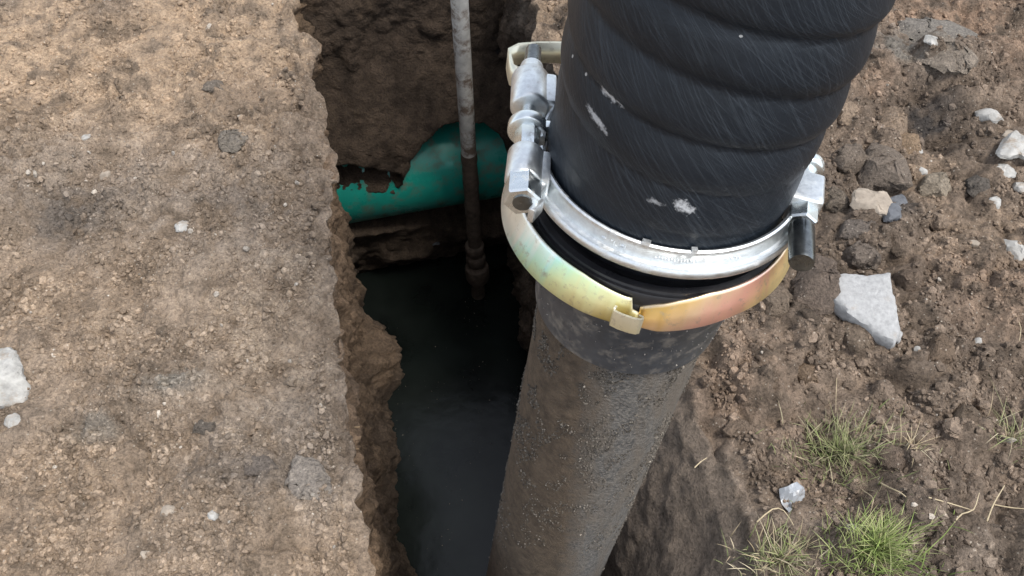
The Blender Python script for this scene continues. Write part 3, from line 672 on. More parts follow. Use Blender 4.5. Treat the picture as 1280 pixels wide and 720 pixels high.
# ------------------------------------------------------------------ bolted hose clamp
CT = .42
hc_ = framed('hose_clamp', 'silver two-part hose clamp bolted round the bottom end of the black hose', 'hose clamp', CT)
shell = [(.1285, -.020), (.1290, .0035), (.1318, .0052), (.1340, .0042), (.1345, .0015), (.1340, -.0020), (.1348, -.0105), (.1362, -.0128), (.1395, -.0132), (.1412, -.0112), (.1436, -.0108), (.1454, -.0130), (.1458, -.0172), (.1445, -.0205), (.1415, -.0225), (.1350, -.0215)]
JL, JR = 178., -6.
h1 = MB().lathe(shell, 120, JL + 3, 360 + JR - 2).build('half_shell', M['cast'], hc_)
h2 = MB().lathe(shell, 120, JR + 3, JL - 3).build('half_shell', M['cast'], hc_)
# raised marks and the small stops on the front shell
def mark(a, w_, z_, h_, r_=.1346, dep=.0022):
    q = R(a); z_ -= .006; mk = MB(); mk.box((r_ * math.cos(q), r_ * math.sin(q), z_), (dep, w_, h_), [(math.cos(q), math.sin(q), 0), (-math.sin(q), math.cos(q), 0), (0, 0, 1)], .0004, 1); mk.build('raised_mark', M['cast'], h1)
for a, w_, z_, h_ in [(236, .005, .000, .0014), (239.5, .0022, .001, .0012), (240.6, .0011, -.001, .004), (241.6, .0022, -.003, .0012), (244.2, .003, .001, .0011), (245.3, .0011, -.0005, .004), (244.2, .003, -.0022, .0011), (243.2, .0011, -.0005, .003), (289, .003, 0, .0012), (291, .0012, -.001, .003), (293, .003, -.002, .0012)]: mark(a, w_, z_, h_)
for i, a in enumerate(np.arange(258, 275, 1.25)): mark(a, .0018, -.0012 + .0011 * (i % 2), .0013 + .0008 * (i % 3))
for a0, a1 in ((251, 254.5), (271, 273.5)):
    st = MB(); st.lathe([(.1290, .0045), (.1290, .0075), (.1332, .0075), (.1340, .0045)], 6, a0, a1); st.build('stop', M['cast'], h1)
def bolt_stack(side, P, h_front, h_back):
    """P: dict of local points along one bolt"""
    d = P['end'] - P['head']; d /= np.linalg.norm(d); rad = np.array([-1. if side == 'l' else 1., 0, 0]); rad = rad - d * (rad @ d); rad /= np.linalg.norm(rad); up = np.cross(rad, d)
    if up[2] < 0: up = -up
    axm = [d, rad, up]
    return d, rad, up, axm
# left joint
T = CT
def barrel(mb, p0, p1, r, n=32, e=.0028):
    dd = (p1 - p0); ll = np.linalg.norm(dd); dd = dd / ll
    mb.tube([p0, p0 + dd * e * .35, p0 + dd * e, p1 - dd * e, p1 - dd * e * .35, p1], [r - e * .9, r - e * .3, r, r, r - e * .3, r - e * .9], n)
def mid_(a, b): return (a + b) / 2
def ln(a, b): return float(np.linalg.norm(a - b))
pts_l = {k: pl(*v, T, CT) for k, v in dict(head=(653, 253), nutb=(654, 226), lf0=(654, 230), lf1=(658, 192), disc=(659, 166), disc1=(660, 150), lb0=(662, 137), lb1=(663, 97), neck=(665, 84), end=(667, 64)).items()}
d, rad, up, axm = bolt_stack('l', pts_l, h1, h2)
lug = MB(); barrel(lug, pts_l['lf0'], pts_l['lf1'], .0185)
c = mid_(pts_l['lf0'], pts_l['lf1'])
lug.box(c - rad * .014 - up * .004, (ln(pts_l['lf0'], pts_l['lf1']) * .96, .022, .024), axm, .004, 2)
lug.box(c - rad * .0150 - d * .022 - up * .006, (.042, .013, .019), [d * .955 - rad * .295, rad * .955 + d * .295, up], .003, 2)
lug.box(c - rad * .0135 - d * .047 - up * .008, (.020, .007, .017), [d * .88 - rad * .47, rad * .88 + d * .47, up], .002, 2); lug.build('lug', M['cast'], h1)
c = mid_(pts_l['lb0'], pts_l['lb1']); lug = MB(); barrel(lug, pts_l['lb0'], pts_l['lb1'], .0205, e=.0035)
lug.tube([pts_l['lb1'] - d * .004, pts_l['lb1'] + d * .004, pts_l['neck']], [.0155, .0145, .0125], 28); lug.box(c - rad * .016, (.046, .022, .024), axm, .004, 2); lug.build('lug', M['cast'], h2)
ear = MB(); barrel(ear, pts_l['disc'], pts_l['disc'] + d * .013, .0205, 36, .002); ear.box(pts_l['disc'] + d * .0065 - rad * .018, (.011, .02, .020), axm, .003, 2)
ear.build('spacer_ear', M['zinc'], hc_)
def bolt(P, shank=.0075):
    b = MB(); b.tube([P['lf0'], P['end']], shank, 20)
    t = np.linspace(0, 1, 260); a_, e_ = P['lb1'], P['end']                     # thread on the far end
    dd = (e_ - a_); L_ = np.linalg.norm(dd); dd /= L_; xx = np.cross((0, 0, 1), dd); xx /= np.linalg.norm(xx); yy = np.cross(dd, xx)
    b.tube([a_ + dd * L_ * q + shank * (math.cos(q * 75) * xx + math.sin(q * 75) * yy) for q in t], .0009, 5)
    return b.build('bolt', M['zinc'], hc_)
bl = bolt(pts_l)
MB().tube([pts_l['disc'] + d * .0005, pts_l['lf1'] - d * .002], .0125, 6).build('sleeve', M['zinc'], bl)
MB().prism(pts_l['nutb'], -d, .0185, ln(pts_l['nutb'], pts_l['head']), 6, .002, .3, up=tuple(up)).build('nut', M['zinc'], bl)
MB().tube([pts_l['head'] + d * .006, pts_l['head'] - d * .0015], .0095, 18).build('bolt_tip', M['dark_steel'], bl)
MB().tube([pts_l['neck'] - d * .003, pts_l['end'] + d * .002], [.0098, .0088], 20).build('bolt_tip', M['dark_steel'], bl)
# right joint
pts_r = {k: pl(*v, T, CT) for k, v in dict(head=(1002, 329), nutb=(1002, 287), nut0=(1003, 264), lf0=(1002, 262), lf1=(1004, 231), disc=(1009, 215), disc1=(1011, 200), lb0=(1011, 196), lb1=(1015, 162), end=(1017, 140)).items()}
d, rad, up, axm = bolt_stack('r', pts_r, h1, h2)
c = mid_(pts_r['lf0'], pts_r['lf1']); lug = MB(); lug.box(c, (ln(pts_r['lf0'], pts_r['lf1']) + .006, .034, .034), axm, .0045, 3)
lug.box(c - rad * .024 - d * .010 - up * .005, (.058, .018, .020), [d * .90 + rad * .43, rad * .90 - d * .43, up], .004, 2)
lug.box(c - rad * .036 - d * .034 - up * .010, (.022, .008, .016), [d * .75 + rad * .66, rad * .75 - d * .66, up], .002, 2); lug.build('lug', M['cast'], h1)
c = mid_(pts_r['lb0'], pts_r['lb1']); lug = MB(); lug.box(c - rad * .004, (ln(pts_r['lb0'], pts_r['lb1']), .020, .026), axm, .005, 3); lug.box(c - rad * .016, (.032, .016, .02), axm, .003, 2); lug.build('lug', M['cast'], h2)
ear = MB(); barrel(ear, pts_r['disc'], pts_r['disc'] + d * .014, .0165, 36, .003); ear.box(pts_r['disc'] + d * .006 - rad * .012, (.012, .02, .02), axm, .003, 2)
ear.build('spacer_ear', M['zinc'], hc_)
br = bolt(pts_r)
MB().tube([pts_r['disc'] + d * .0005, pts_r['lf1'] - d * .002], .0100, 24).build('sleeve', M['zinc'], br)
MB().prism(pts_r['nut0'] + d * .002, -d, .0148, .021, 6, .002, .5, up=tuple(up)).build('nut', M['zinc'], br)
bt = MB(); bt.tube([pts_r['nutb'] + d * .004, pts_r['nutb'], pts_r['head'] + d * .003, pts_r['head'], pts_r['head'] + d * .001], [.0118, .0125, .0122, .0112, .0080], 28)
bt.build('bolt_tip', M['dark_steel'], br)

# ------------------------------------------------------------------ black spiral hose
def catmull(P, step):
    P = [np.asarray(p, float) for p in P]; P = [2 * P[0] - P[1]] + P + [2 * P[-1] - P[-2]]; out = []
    for i in range(1, len(P) - 2):
        p0, p1, p2, p3 = P[i - 1:i + 3]; n = max(2, int(np.linalg.norm(p2 - p1) / step))
        for t in np.arange(n) / n:
            out.append(.5 * (2 * p1 + (p2 - p0) * t + (2 * p0 - 5 * p1 + 4 * p2 - p3) * t * t + (3 * p1 - p0 - 3 * p2 + p3) * t ** 3))
    out.append(P[-2]); return np.array(out)
HR = .1255; LEAD = .054
hp0 = A0 + AX * .402
way = [hp0, A0 + AX * .52, A0 + AX * .64 + np.array([.001, -.001, 0]), A0 + AX * .80 + np.array([.004, .006, 0]), (.25, .78, 1.60), (.42, 1.10, 2.0), (.80, 1.70, 2.02), (1.25, 2.45, 1.70), (1.65, 3.2, .95), (2.0, 4.0, .32), (2.4, 5.0, .15), (3.0, 6.2, .14), (3.9, 7.4, .14)]
path = catmull(way, .0032); seg = np.linalg.norm(np.diff(path, axis=0), axis=1); ln_ = np.concatenate([[0], np.cumsum(seg)])
keep = [0]
for i in range(1, len(path)):
    if ln_[i] - ln_[keep[-1]] >= (.003 if ln_[i] < .6 else .009): keep.append(i)
path = path[keep]; ln_ = ln_[keep]
tg = np.gradient(path, axis=0); tg /= np.linalg.norm(tg, axis=1)[:, None]
nA = 144; ang = np.linspace(0, 2 * math.pi, nA, endpoint=False)
x_ = E1.copy(); V = np.zeros((len(path), nA, 3)); UV = np.zeros((len(path), nA + 1, 2))
for i, (p, t, l_) in enumerate(zip(path, tg, ln_)):
    x_ = x_ - t * (x_ @ t); x_ /= np.linalg.norm(x_); y_ = np.cross(t, x_)
    ph = l_ / LEAD + 2 * ang / (2 * math.pi) - .12
    ph = ph + .035 * np.sin(ang * 2 + l_ * 9) + .03 * np.sin(ang + l_ * 23)
    fr = ph - np.floor(ph)
    hgt = np.where(fr < .35, np.sin(fr / .35 * math.pi / 2) ** .8, np.cos((fr - .35) / .65 * math.pi / 2) ** .75)
    amp = .0016 + .0048 * float(sstep(.06, .15, l_))
    r_ = HR + amp * (hgt - .35) + .0012 * np.sin(3 * ang + l_ * 17) - .001 * (fr - .5)
    V[i] = p + r_[:, None] * (np.cos(ang)[:, None] * x_ + np.sin(ang)[:, None] * y_)
    UV[i, :, 0] = np.linspace(0, 2 * math.pi * HR, nA + 1); UV[i, :, 1] = l_
# where the pale smears sit: pixel -> angle and length along the straight first stretch
def hose_uv(px, py):
    d = ray(px, py); d = d / np.linalg.norm(d); w0 = CPOS - A0
    dp = d - AX * (d @ AX); wp = w0 - AX * (w0 @ AX); a_ = dp @ dp; b_ = 2 * dp @ wp; c_ = wp @ wp - HR * HR
    s = (-b_ - math.sqrt(max(0, b_ * b_ - 4 * a_ * c_))) / (2 * a_); p = w0 + d * s
    g = math.atan2(p @ E2, p @ E1) % (2 * math.pi); return g * HR, p @ AX - .402
def smear(p0, p1, wd, k):
    a_, b_ = np.array(hose_uv(*p0)), np.array(hose_uv(*p1)); c_ = (a_ + b_) / 2; dd = b_ - a_
    return (c_[0], c_[1], math.atan2(dd[1], dd[0]), np.linalg.norm(dd) * .62, wd, k)
SMEARS = [smear((745, 98), (784, 136), .007, .85), (smear((732, 118), (772, 172), .0075, .7)), smear((838, 244), (872, 270), .010, .95), smear((806, 245), (835, 256), .006, .5)]
M['hose'] = m_hose()
hose = empty('suction_hose', 'thick black rubber suction hose with spiral ridges rising from the clamp', 'hose', tuple(hp0))
i_ = np.arange(len(path) * nA).reshape(len(path), nA); nx_ = np.roll(i_, -1, 1)
fc = np.stack([i_[:-1], nx_[:-1], nx_[1:], i_[1:]], -1).reshape(-1, 4)
ho = mesh_obj('hose_wall', V.reshape(-1, 3) - hp0, fc, M['hose'], hose)
uvl = ho.data.uv_layers.new(name='UVMap')
q = np.stack([UV[:-1, :-1], UV[:-1, 1:], UV[1:, 1:], UV[1:, :-1]], 2).reshape(-1, 2)
uvl.data.foreach_set('uv', q.astype(np.float32).ravel())
MB().tube([path[-2] - hp0, path[-1] - hp0, path[-1] - hp0 + tg[-1] * .09], [.135, .137, .137], 48).build('end_collar', M['zinc'], hose)

# ------------------------------------------------------------------ stones and clods lying on the ground
def lump(name, outline, height, material, sink=.3, flat=.5, rough=.12, seed=0, color=None, tilt=(0, 0), facets=9, exact=False):
    """outline: world xy points round the thing; a rounded or slab-like lump of the given height, partly sunk"""
    o = np.asarray(outline)[:, :2]; c = o.mean(0); na = 96 if exact else 44
    an = np.arctan2(o[:, 1] - c[1], o[:, 0] - c[0]); rr = np.hypot(*(o - c).T); k = np.argsort(an); an, rr = an[k], rr[k]
    ta = np.linspace(-math.pi, math.pi, na, endpoint=False)
    r = np.interp(ta, np.concatenate([an - 2 * math.pi, an, an + 2 * math.pi]), np.tile(rr, 3))
    if exact:                                        # straight broken edges between the outline's corners
        oc = o[k] - c
        for i_, a in enumerate(ta):
            dx, dy = math.cos(a), math.sin(a); best = None
            for p_, q_ in zip(oc, np.roll(oc, -1, 0)):
                e_ = q_ - p_; den = dx * e_[1] - dy * e_[0]
                if abs(den) < 1e-12: continue
                t_ = (p_[0] * e_[1] - p_[1] * e_[0]) / den; w_ = (p_[0] * dy - p_[1] * dx) / den
                if t_ > 0 and -1e-6 <= w_ <= 1 + 1e-6: best = t_ if best is None else max(best, t_)
            if best: r[i_] = best
    rings = [0, .25, .5, .7, .84, .93, .985, 1.0, .985, .94, .8]; zs = [1, 1, 1, .99, .95, .86, .70, .45, .2, .05, 0]
    pw = 2.2 + 8 * flat; vs = []; size = r.mean()
    for i, (q, zz) in enumerate(zip(rings, zs)):
        if i < 8: zz = (1 - q ** pw) ** (1 / (1.6 + 1.2 * flat)) * .6 + .4
        for a, ra in zip(ta, r): vs.append((ra * q * math.cos(a), ra * q * math.sin(a), zz * height))
    vs = np.array(vs, np.float32); s_ = size * .8
    n3 = [perlin(vs[:, 0] / s_ + 3.1 * seed + 7 * j, vs[:, 1] / s_ + 1.7 * seed, vs[:, 2] / s_ + j, 400 + seed + j) for j in range(3)]
    f3 = [perlin(vs[:, 0] / s_ * 3.1 + 7 * j, vs[:, 1] / s_ * 3.1 + seed, vs[:, 2] / s_ * 3.1, 430 + seed + j) for j in range(3)]
    g3 = [perlin(vs[:, 0] / s_ * 8.1 + 7 * j, vs[:, 1] / s_ * 8.1 + seed, vs[:, 2] / s_ * 8.1, 460 + seed + j) for j in range(3)]
    vs += np.stack([size * rough * (n3[j] * (1.5 if j < 2 else 1.2) + .7 * f3[j] + .4 * g3[j]) for j in range(3)], -1) * np.array([1, 1, .8])
    rs = np.random.default_rng(900 + seed); ctr = np.array([0, 0, height * .5]); ext = np.array([size, size, max(height * .6, 1e-4)])
    for _ in range(facets):                          # broken faces
        nrm = rs.normal(size=3); nrm[2] = abs(nrm[2]) * .8 + .05; nrm /= np.linalg.norm(nrm); q = (vs - ctr) / ext
        ex = np.clip(q @ nrm - rs.uniform(.62, .92), 0, None); vs -= (ex[:, None] * nrm * ext * .95).astype(np.float32)
    vs[:, 2] += tilt[0] * vs[:, 0] + tilt[1] * vs[:, 1]
    m = len(rings); fs = []
    for i in range(m - 1):
        for j in range(na): fs.append((i * na + j, (i + 1) * na + j, (i + 1) * na + (j + 1) % na, i * na + (j + 1) % na))
    fs += [tuple(range((m - 1) * na, m * na))[::-1]]
    vs[:na] = vs[:na].mean(0)
    ob = mesh_obj(name, vs, fs, material)
    bm = bmesh.new(); bm.from_mesh(ob.data); bmesh.ops.remove_doubles(bm, verts=bm.verts[:], dist=1e-6); bmesh.ops.recalc_face_normals(bm, faces=bm.faces[:])
    for e in bm.edges:
        if len(e.link_faces) == 2 and e.calc_face_angle(0) > R(32): e.smooth = False
    bm.to_mesh(ob.data); bm.free()
    g = gz1(c[0], c[1]); ob.location = (c[0], c[1], g - sink * height)
    if color is not None: ob.color = (*color, 1)
    return ob
def ell(px, py, rx, ry, n=14, wob=.18, rot=0.):
    mx, my = px_m(px, py); c = gpt(px, py); out = []
    for k in range(n):
        a = 2 * math.pi * k / n; q = 1 + rng.uniform(-wob, wob); x = rx * mx * math.cos(a) * q; y = ry * my * math.sin(a) * q
        out.append((c[0] + x * math.cos(rot) - y * math.sin(rot), c[1] + x * math.sin(rot) + y * math.cos(rot)))
    return out
def poly(pts): return [gpt(*p)[:2] for p in pts]
tag(lump('concrete_chunk', poly([(1024,368),(1040,364),(1070,367),(1099,364),(1104,394),(1112,434),(1106,450),(1090,442),(1070,426),(1046,412),(1028,396)]), .040, M['stone_grey'], -.45, 1.3, .06, 3, tilt=(.03, .08), facets=0, exact=True),
    'flat wedge of pale grey concrete lying on the brown spoil', 'concrete')
tag(lump('stone', poly([(-40,432),(4,434),(24,444),(37,457),(41,474),(47,492),(32,507),(14,517),(-10,521),(-40,508)]), .055, M['stone_white'], .25, .8, .09, 5, exact=True), 'large rough white stone lying on the flat tan soil', 'stone')
ST = [  # px, py, rx, ry, height, material, label, rot
 (24,532,13,9,.012,'stone_white','small white stone chip at the foot of the large white stone',.3),
 (230,284,9,9,.016,'stone_white','square white pebble alone on the flat grey soil',.2),
 (272,650,9,6,.012,'stone_white','oval cream pebble on the trodden soil above a low brown clump',0),
 (110,177,8,4,.008,'stone_white','thin white sliver of stone on the tan soil',.3),
 (129,213,6,8,.010,'stone_tan','tiny pale upright pebble beside the dark soil patch',0),
 (140,6,6,5,.010,'stone_white','tiny white pebble on a patch of dark soil',0),
 (1231,156,19,9,.026,'stone_white','long narrow white stone lying aslant on the spoil slope',-.55),
 (1262,203,34,15,.022,'stone_white','broad flat white stone half sunk in the tan spoil',-.1),
 (1246,225,15,7,.016,'stone_white','small white stone just below the broad flat white stone',-.35),
 (1270,240,8,8,.014,'stone_white','little white pebble beside two small white stones',.6),
 (1240,259,7,7,.012,'stone_white','lone white pebble on brown spoil below the small white stones',.2),
 (1267,314,10,20,.020,'stone_white','upright tapering white stone on orange-brown spoil',.1),
 (1258,180,10,8,.018,'stone_tan','rounded tan pebble above the broad flat white stone',0),
 (1151,217,6,5,.010,'stone_white','small white pebble beside the big tan clod',.4),
 (1146,189,5,5,.008,'stone_white','tiny white pebble in the dark hollow behind the tan clod',.4),
 (1147,87,8,6,.012,'stone_white','pale round pebble pressed into the grey crusted soil',.4),
 (1083,272,34,15,.024,'stone_tan','pale flat sandstone piece lying between grey clods',-.15),
 (1107,283,15,10,.020,'stone_blue','blue-grey stone touching the pale flat sandstone piece',.2),
 (1119,258,17,14,.028,'stone_blue','dark blue-black lump among the grey clods',.3),
 (1207,320,6,5,.010,'stone_tan','small round yellowish pebble on the brown spoil',.3),
 (1217,434,6,4,.008,'stone_white','tiny white chip on fine brown soil below the concrete wedge',.2),
 (1141,446,5,5,.008,'stone_white','tiny white chip beside a low brown clod under the concrete wedge',.2),
 (1110,431,11,8,.016,'stone_grey','broken grey crumb of concrete at the point of the concrete wedge',.2),
 (184,696,6,6,.01,'stone_tan','small tan pebble in the rough soil near the trench corner',.3),
 (215,645,14,6,.012,'stone_tan','pale flattened lump of dry soil on the trodden ground',.1),
]
for i, (px, py, rx, ry, h, mt, lab, rot) in enumerate(ST):
    tag(lump('stone', ell(px, py, rx, ry, rot=rot), h, M[mt], .38, .3, .16, 20 + i), lab, 'stone')
CL = [  # px, py, rx, ry, height, colour, label
 (1113,160,28,24,.075,(.27,.205,.15),'big tan crumbling clod on the edge of a dark hollow'),
 (1132,184,16,20,.050,(.27,.195,.13),'orange-tan broken clod leaning against the big tan clod'),
 (1104,216,34,26,.060,(.19,.155,.125),'big rounded grey-brown clod below the big tan clod'),
 (1053,150,15,13,.045,(.27,.205,.15),'round tan clod beside the black hose'),
 (1168,233,24,16,.035,(.28,.235,.18),'low pale brown clod on the spoil slope'),
 (1220,236,16,14,.028,(.12,.105,.09),'dark round clod below the long white stone'),
 (1017,372,30,40,.085,(.165,.13,.105),'large dark brown clod between the bolt and the concrete wedge'),
 (1075,326,28,14,.040,(.17,.14,.115),'oblong grey clod just above the concrete wedge'),
 (1062,298,24,12,.035,(.16,.135,.115),'flat grey clod below the pale flat sandstone piece'),
 (1166,452,20,14,.034,(.17,.125,.09),'smooth low brown clod below the concrete wedge'),
 (1130,360,18,16,.040,(.16,.12,.09),'brown clod at the right-hand flank of the concrete wedge'),
 (1062,436,18,13,.026,(.18,.14,.105),'brown clod under the point of the concrete wedge'),
 (1060,205,18,16,.040,(.18,.145,.115),'grey-brown clod beside the big rounded clod and the hose'),
 (1046,258,16,14,.038,(.17,.14,.11),'rough grey clod beside the right-hand clamp bolt'),
 (1160,52,56,14,.030,(.22,.20,.175),'long crusted grey slab of dried soil near the top of the slope'),
 (1180,96,44,16,.032,(.25,.21,.17),'crusted grey-tan slab of dried soil beside a dark hollow'),
 (1088,20,22,14,.030,(.26,.185,.125),'tan clod on the sandy soil behind the hose'),
 (1190,540,22,14,.030,(.15,.115,.085),'brown clod in the hollow beside dry straw'),
 (1105,590,24,16,.040,(.17,.13,.10),'rounded brown clod just behind the bright green tuft'),
 (1010,470,20,14,.028,(.20,.145,.10),'brown clod above the thin olive tuft'),
 (960,395,22,18,.035,(.18,.14,.105),'brown clod beside the golden half of the band'),
 (925,540,20,14,.026,(.18,.135,.10),'brown clod near the crumbling trench edge beside the pipe'),
 (295,184,20,17,.012,(.22,.19,.155),'flat grey-brown flake half buried in the tan soil'),
 (390,610,34,26,.016,(.27,.235,.20),'low grey slab of trampled soil near the trench edge'),
 (330,590,26,12,.014,(.16,.135,.115),'dark low clod on the trodden soil beside the trench'),
 (255,540,22,8,.010,(.14,.12,.10),'small dark clump pressed into the trodden soil'),
 (270,115,16,8,.012,(.19,.16,.13),'dark flake of soil on the sandy ground'),
]
for i, (px, py, rx, ry, h, colr, lab) in enumerate(CL):
    if rx: tag(lump('soil_clod', ell(px, py, rx, ry, wob=.16), h, M['clod'], .38, .25, .26, 60 + i, colr), lab, 'clod')
# many small clods of the spoil, look-alikes
protos = []
for i in range(10):
    an = np.linspace(0, 2 * math.pi, 12, endpoint=False); rr = 1 + rng.uniform(-.22, .22, 12)
    o = lump('soil_clod', [(math.cos(a) * r, math.sin(a) * r) for a, r in zip(an, rr)], 1.15, M['clod'], .3, .1, .30, 100 + i)
    protos.append(o.data); bpy.data.objects.remove(o)
def scatter_px(n, x0, x1, y0, y1, ok):
    out = []
    while len(out) < n:
        px, py = random.uniform(x0, x1), random.uniform(y0, y1); p = gpt(px, py); u, v = uv_of(p[0], p[1])
        if ok(px, py, u, v): out.append((px, py, p, u, v))
    return out
MARKS = [((1017, 372), 'the large dark brown clod'), ((1075, 326), 'the oblong grey clod'), ((1053, 150), 'the round tan clod beside the hose'), ((1104, 218), 'the big rounded grey-brown clod'), ((1119, 258), 'the dark blue-black lump'), ((1046, 258), 'the rough grey clod'), ((720, 30), 'the far side of the hose'), ((1180, 98), 'the crusted grey-tan slab'), ((1010, 470), 'the clod above the olive tuft'), ((960, 395), 'the clod beside the golden band'), ((1220, 434), 'the tiny white chip on fine soil'), ((1230, 620), 'the hollow in the bank'), ((1078, 388), 'the concrete wedge'), ((1078, 700), 'the bright green tuft'), ((1045, 565), 'the thin olive tuft'), ((965, 700), 'the half-dry tuft'), ((1250, 556), 'the sparse straw tuft'),
         ((1113, 165), 'the big tan clod'), ((1262, 205), 'the broad flat white stone'), ((1267, 314), 'the upright tapering white stone'), ((1003, 300), 'the right-hand clamp bolt'), ((1160, 60), 'the crusted grey slab'),
         ((1166, 452), 'the smooth low brown clod'), ((1083, 272), 'the pale flat sandstone piece'), ((1088, 20), 'the tan clod behind the hose'), ((900, 440), 'the golden half of the band'), ((870, 560), 'the dusty black pipe'), ((1231, 156), 'the long narrow white stone')]
MARKL = [((15, 475), 'the large rough white stone'), ((230, 284), 'the square white pebble'), ((295, 184), 'the flat half-buried stone'), ((272, 650), 'the oval cream pebble'), ((390, 610), 'the low grey slab of trampled soil'), ((140, 6), 'the tiny white pebble on dark soil'), ((90, 268), 'the dark soil patch')]
def near(marks, px, py): return min(marks, key=lambda m: (m[0][0] - px) ** 2 + (m[0][1] - py) ** 2)[1]
def tone(c): b = sum(c) / 3; return 'dark' if b < .095 else ('pale' if b > .19 else 'brown')
def right_ok(px, py, u, v): return u > uR(v) + .035
cnt = 0
for px, py, p, u, v in scatter_px(230, 680, 1290, 0, 720, lambda *a: right_ok(*a) and random.random() < (1 if a[1] < 470 else .35)):
    o = bpy.data.objects.new('soil_clod', random.choice(protos)); scene.collection.objects.link(o)
    sz = .006 * math.exp(abs(random.gauss(0, .62))); o.scale = (sz * random.uniform(.8, 1.4), sz * random.uniform(.8, 1.2), sz * random.uniform(.6, 1.))
    o.rotation_euler = (random.uniform(-.4, .4), random.uniform(-.4, .4), random.uniform(0, 6.28))
    o.location = (p[0], p[1], gz1(p[0], p[1]) - .3 * o.scale[2])
    c = gcol(np.array([p[0]]), np.array([p[1]]))[0] * random.uniform(.75, 1.35); o.color = (*c, 1)
    tag(o, ('tiny ' if sz < .0085 else 'small ' if sz < .014 else 'fair-sized ') + tone(c) + ' soil clod close to ' + near(MARKS, px, py), 'clod', 'small clods scattered over the spoil')
for px, py, p, u, v in scatter_px(36, -10, 460, 0, 720, lambda px, py, u, v: u < uL(v) - .03):
    o = bpy.data.objects.new('soil_clod', random.choice(protos)); scene.collection.objects.link(o)
    sz = .0055 * math.exp(abs(random.gauss(0, .4))); o.scale = (sz * random.uniform(.8, 1.4), sz * random.uniform(.8, 1.2), sz * .7)
    o.rotation_euler = (0, 0, random.uniform(0, 6.28)); o.location = (p[0], p[1], gz1(p[0], p[1]) - .3 * o.scale[2])
    c = gcol(np.array([p[0]]), np.array([p[1]]))[0] * random.uniform(.7, 1.5); o.color = (*np.clip(c, 0, .6), 1)
    tag(o, tone(c) + ' little soil crumb on flat ground closest to ' + near(MARKL, px, py), 'clod', 'small crumbs on the flat ground')
# fine crumbs nobody could count
def crumbs(name, n, x0, x1, y0, y1, ok, s0, sig, smax, tint=(.75, 1.28), base=(IV1, IF1)):
    px = rng.uniform(x0, x1, n * 2); py = rng.uniform(y0, y1, n * 2)
    d = (px - 640)[:, None] * XV - (py - 360)[:, None] * UPV + F_PX * FW; p = CPOS + d * (-CAM_H / d[:, 2])[:, None]
    u, v = uv_of(p[:, 0], p[:, 1]); cl = fbm(p[:, 0], p[:, 1], 0 * u, .12, 3, 501)
    k = ok(u, v) & (cl > rng.normal(-.05, .22, len(u))); p = p[k][:n]
    sz = np.minimum(s0 * np.exp(np.abs(rng.normal(0, sig, len(p)))), smax)
    p[:, 2] = gz(p[:, 0], p[:, 1]) + sz * .25
    c = gcol(p[:, 0], p[:, 1]) * rng.uniform(*tint, (len(p), 1)); pale = rng.random(len(p)) > .988; c[pale] = np.array([.44, .39, .33]) * rng.uniform(.7, 1.2, (pale.sum(), 1))
    return tag(blobs(name, p, sz, np.clip(c, .03, .62), M['crumb'], base=base, squash=.75), kind='stuff')
crumbs('soil_crumbs', 19000, -20, 500, -20, 740, lambda u, v: u < uL(v) - .05, .0013, .8, .008, tint=(.66, 1.14))
crumbs('soil_crumbs', 13000, 620, 1300, -20, 740, lambda u, v: u > uR(v) + .05, .0017, .75, .010)
# crumbs along the rim of the trench
# ------------------------------------------------------------------ grass and dry stems
def blades(name, px, py, n, spread, hgt, wid, cols, label, cat='grass', lean=.55, flat=0.):
    c = gpt(px, py); mx, my = px_m(px, py); g0 = gz1(c[0], c[1]); vs = []; fs = []; cs = []
    AA = rng.uniform(0, 6.283, n); RRr = np.abs(rng.normal(0, .55, n)) * (.75 + .5 * rng.random(n)); XX = c[0] + spread[0] * mx * RRr * np.cos(AA); YY = c[1] + spread[1] * my * RRr * np.sin(AA); ZZ = gz(XX, YY) - .004
    for i in range(n):
        a, rr, x, y, z = float(AA[i]), float(RRr[i]), float(XX[i]), float(YY[i]), float(ZZ[i]); h = hgt * random.uniform(.35, 1.2) * max(.35, 1 - .3 * rr); az = a + random.gauss(0, 1.6); ln_ = h * lean * random.uniform(.3, 1.7)
        dx, dy = math.cos(az), math.sin(az); w_ = wid * random.uniform(.7, 1.3); sx, sy = -dy * w_, dx * w_; tw = random.uniform(-.8, .8)
        b = len(vs); col = np.array(random.choice(cols)) * random.uniform(.7, 1.3); ks = 5
        for k in range(ks):
            t = k / ks; hz = h * (t - flat * t * t) ; ww = (1 - t) ** .7 if t > .3 else .8
            cx, cy = x + dx * ln_ * t * t, y + dy * ln_ * t * t
            vs += [(cx - sx * ww, cy - sy * ww, z + hz), (cx + sx * ww + dx * w_ * tw * .4, cy + sy * ww + dy * w_ * tw * .4, z + hz)]; cs += [col * (.75 + .4 * t)] * 2
        vs.append((x + dx * ln_, y + dy * ln_, z + h * (1 - flat))); cs.append(col * 1.1)
        for k in range(ks - 1): fs.append((b + 2 * k, b + 2 * k + 1, b + 2 * k + 3, b + 2 * k + 2))
        fs.append((b + 2 * ks - 2, b + 2 * ks - 1, b + 2 * ks))
    v = np.array(vs) - np.array([c[0], c[1], g0]); t = empty(name, label, cat, (c[0], c[1], g0))
    tag(mesh_obj('blades', v, fs, M['blade'], t, cols=np.clip(np.array(cs), 0, .8)), kind='stuff'); return t
GRN = [(.19, .25, .07), (.25, .30, .10), (.15, .19, .06), (.32, .34, .15)]; OLV = [(.20, .23, .09), (.26, .26, .13), (.17, .19, .08), (.34, .30, .19)]; STR = [(.42, .34, .21), (.34, .27, .17), (.48, .41, .28)]
blades('grass_tuft', 1074, 706, 700, (74, 44), .062, .0013, GRN + GRN + [(.34, .33, .16)], 'bright green tuft of grass on the trench side bank', lean=.6)
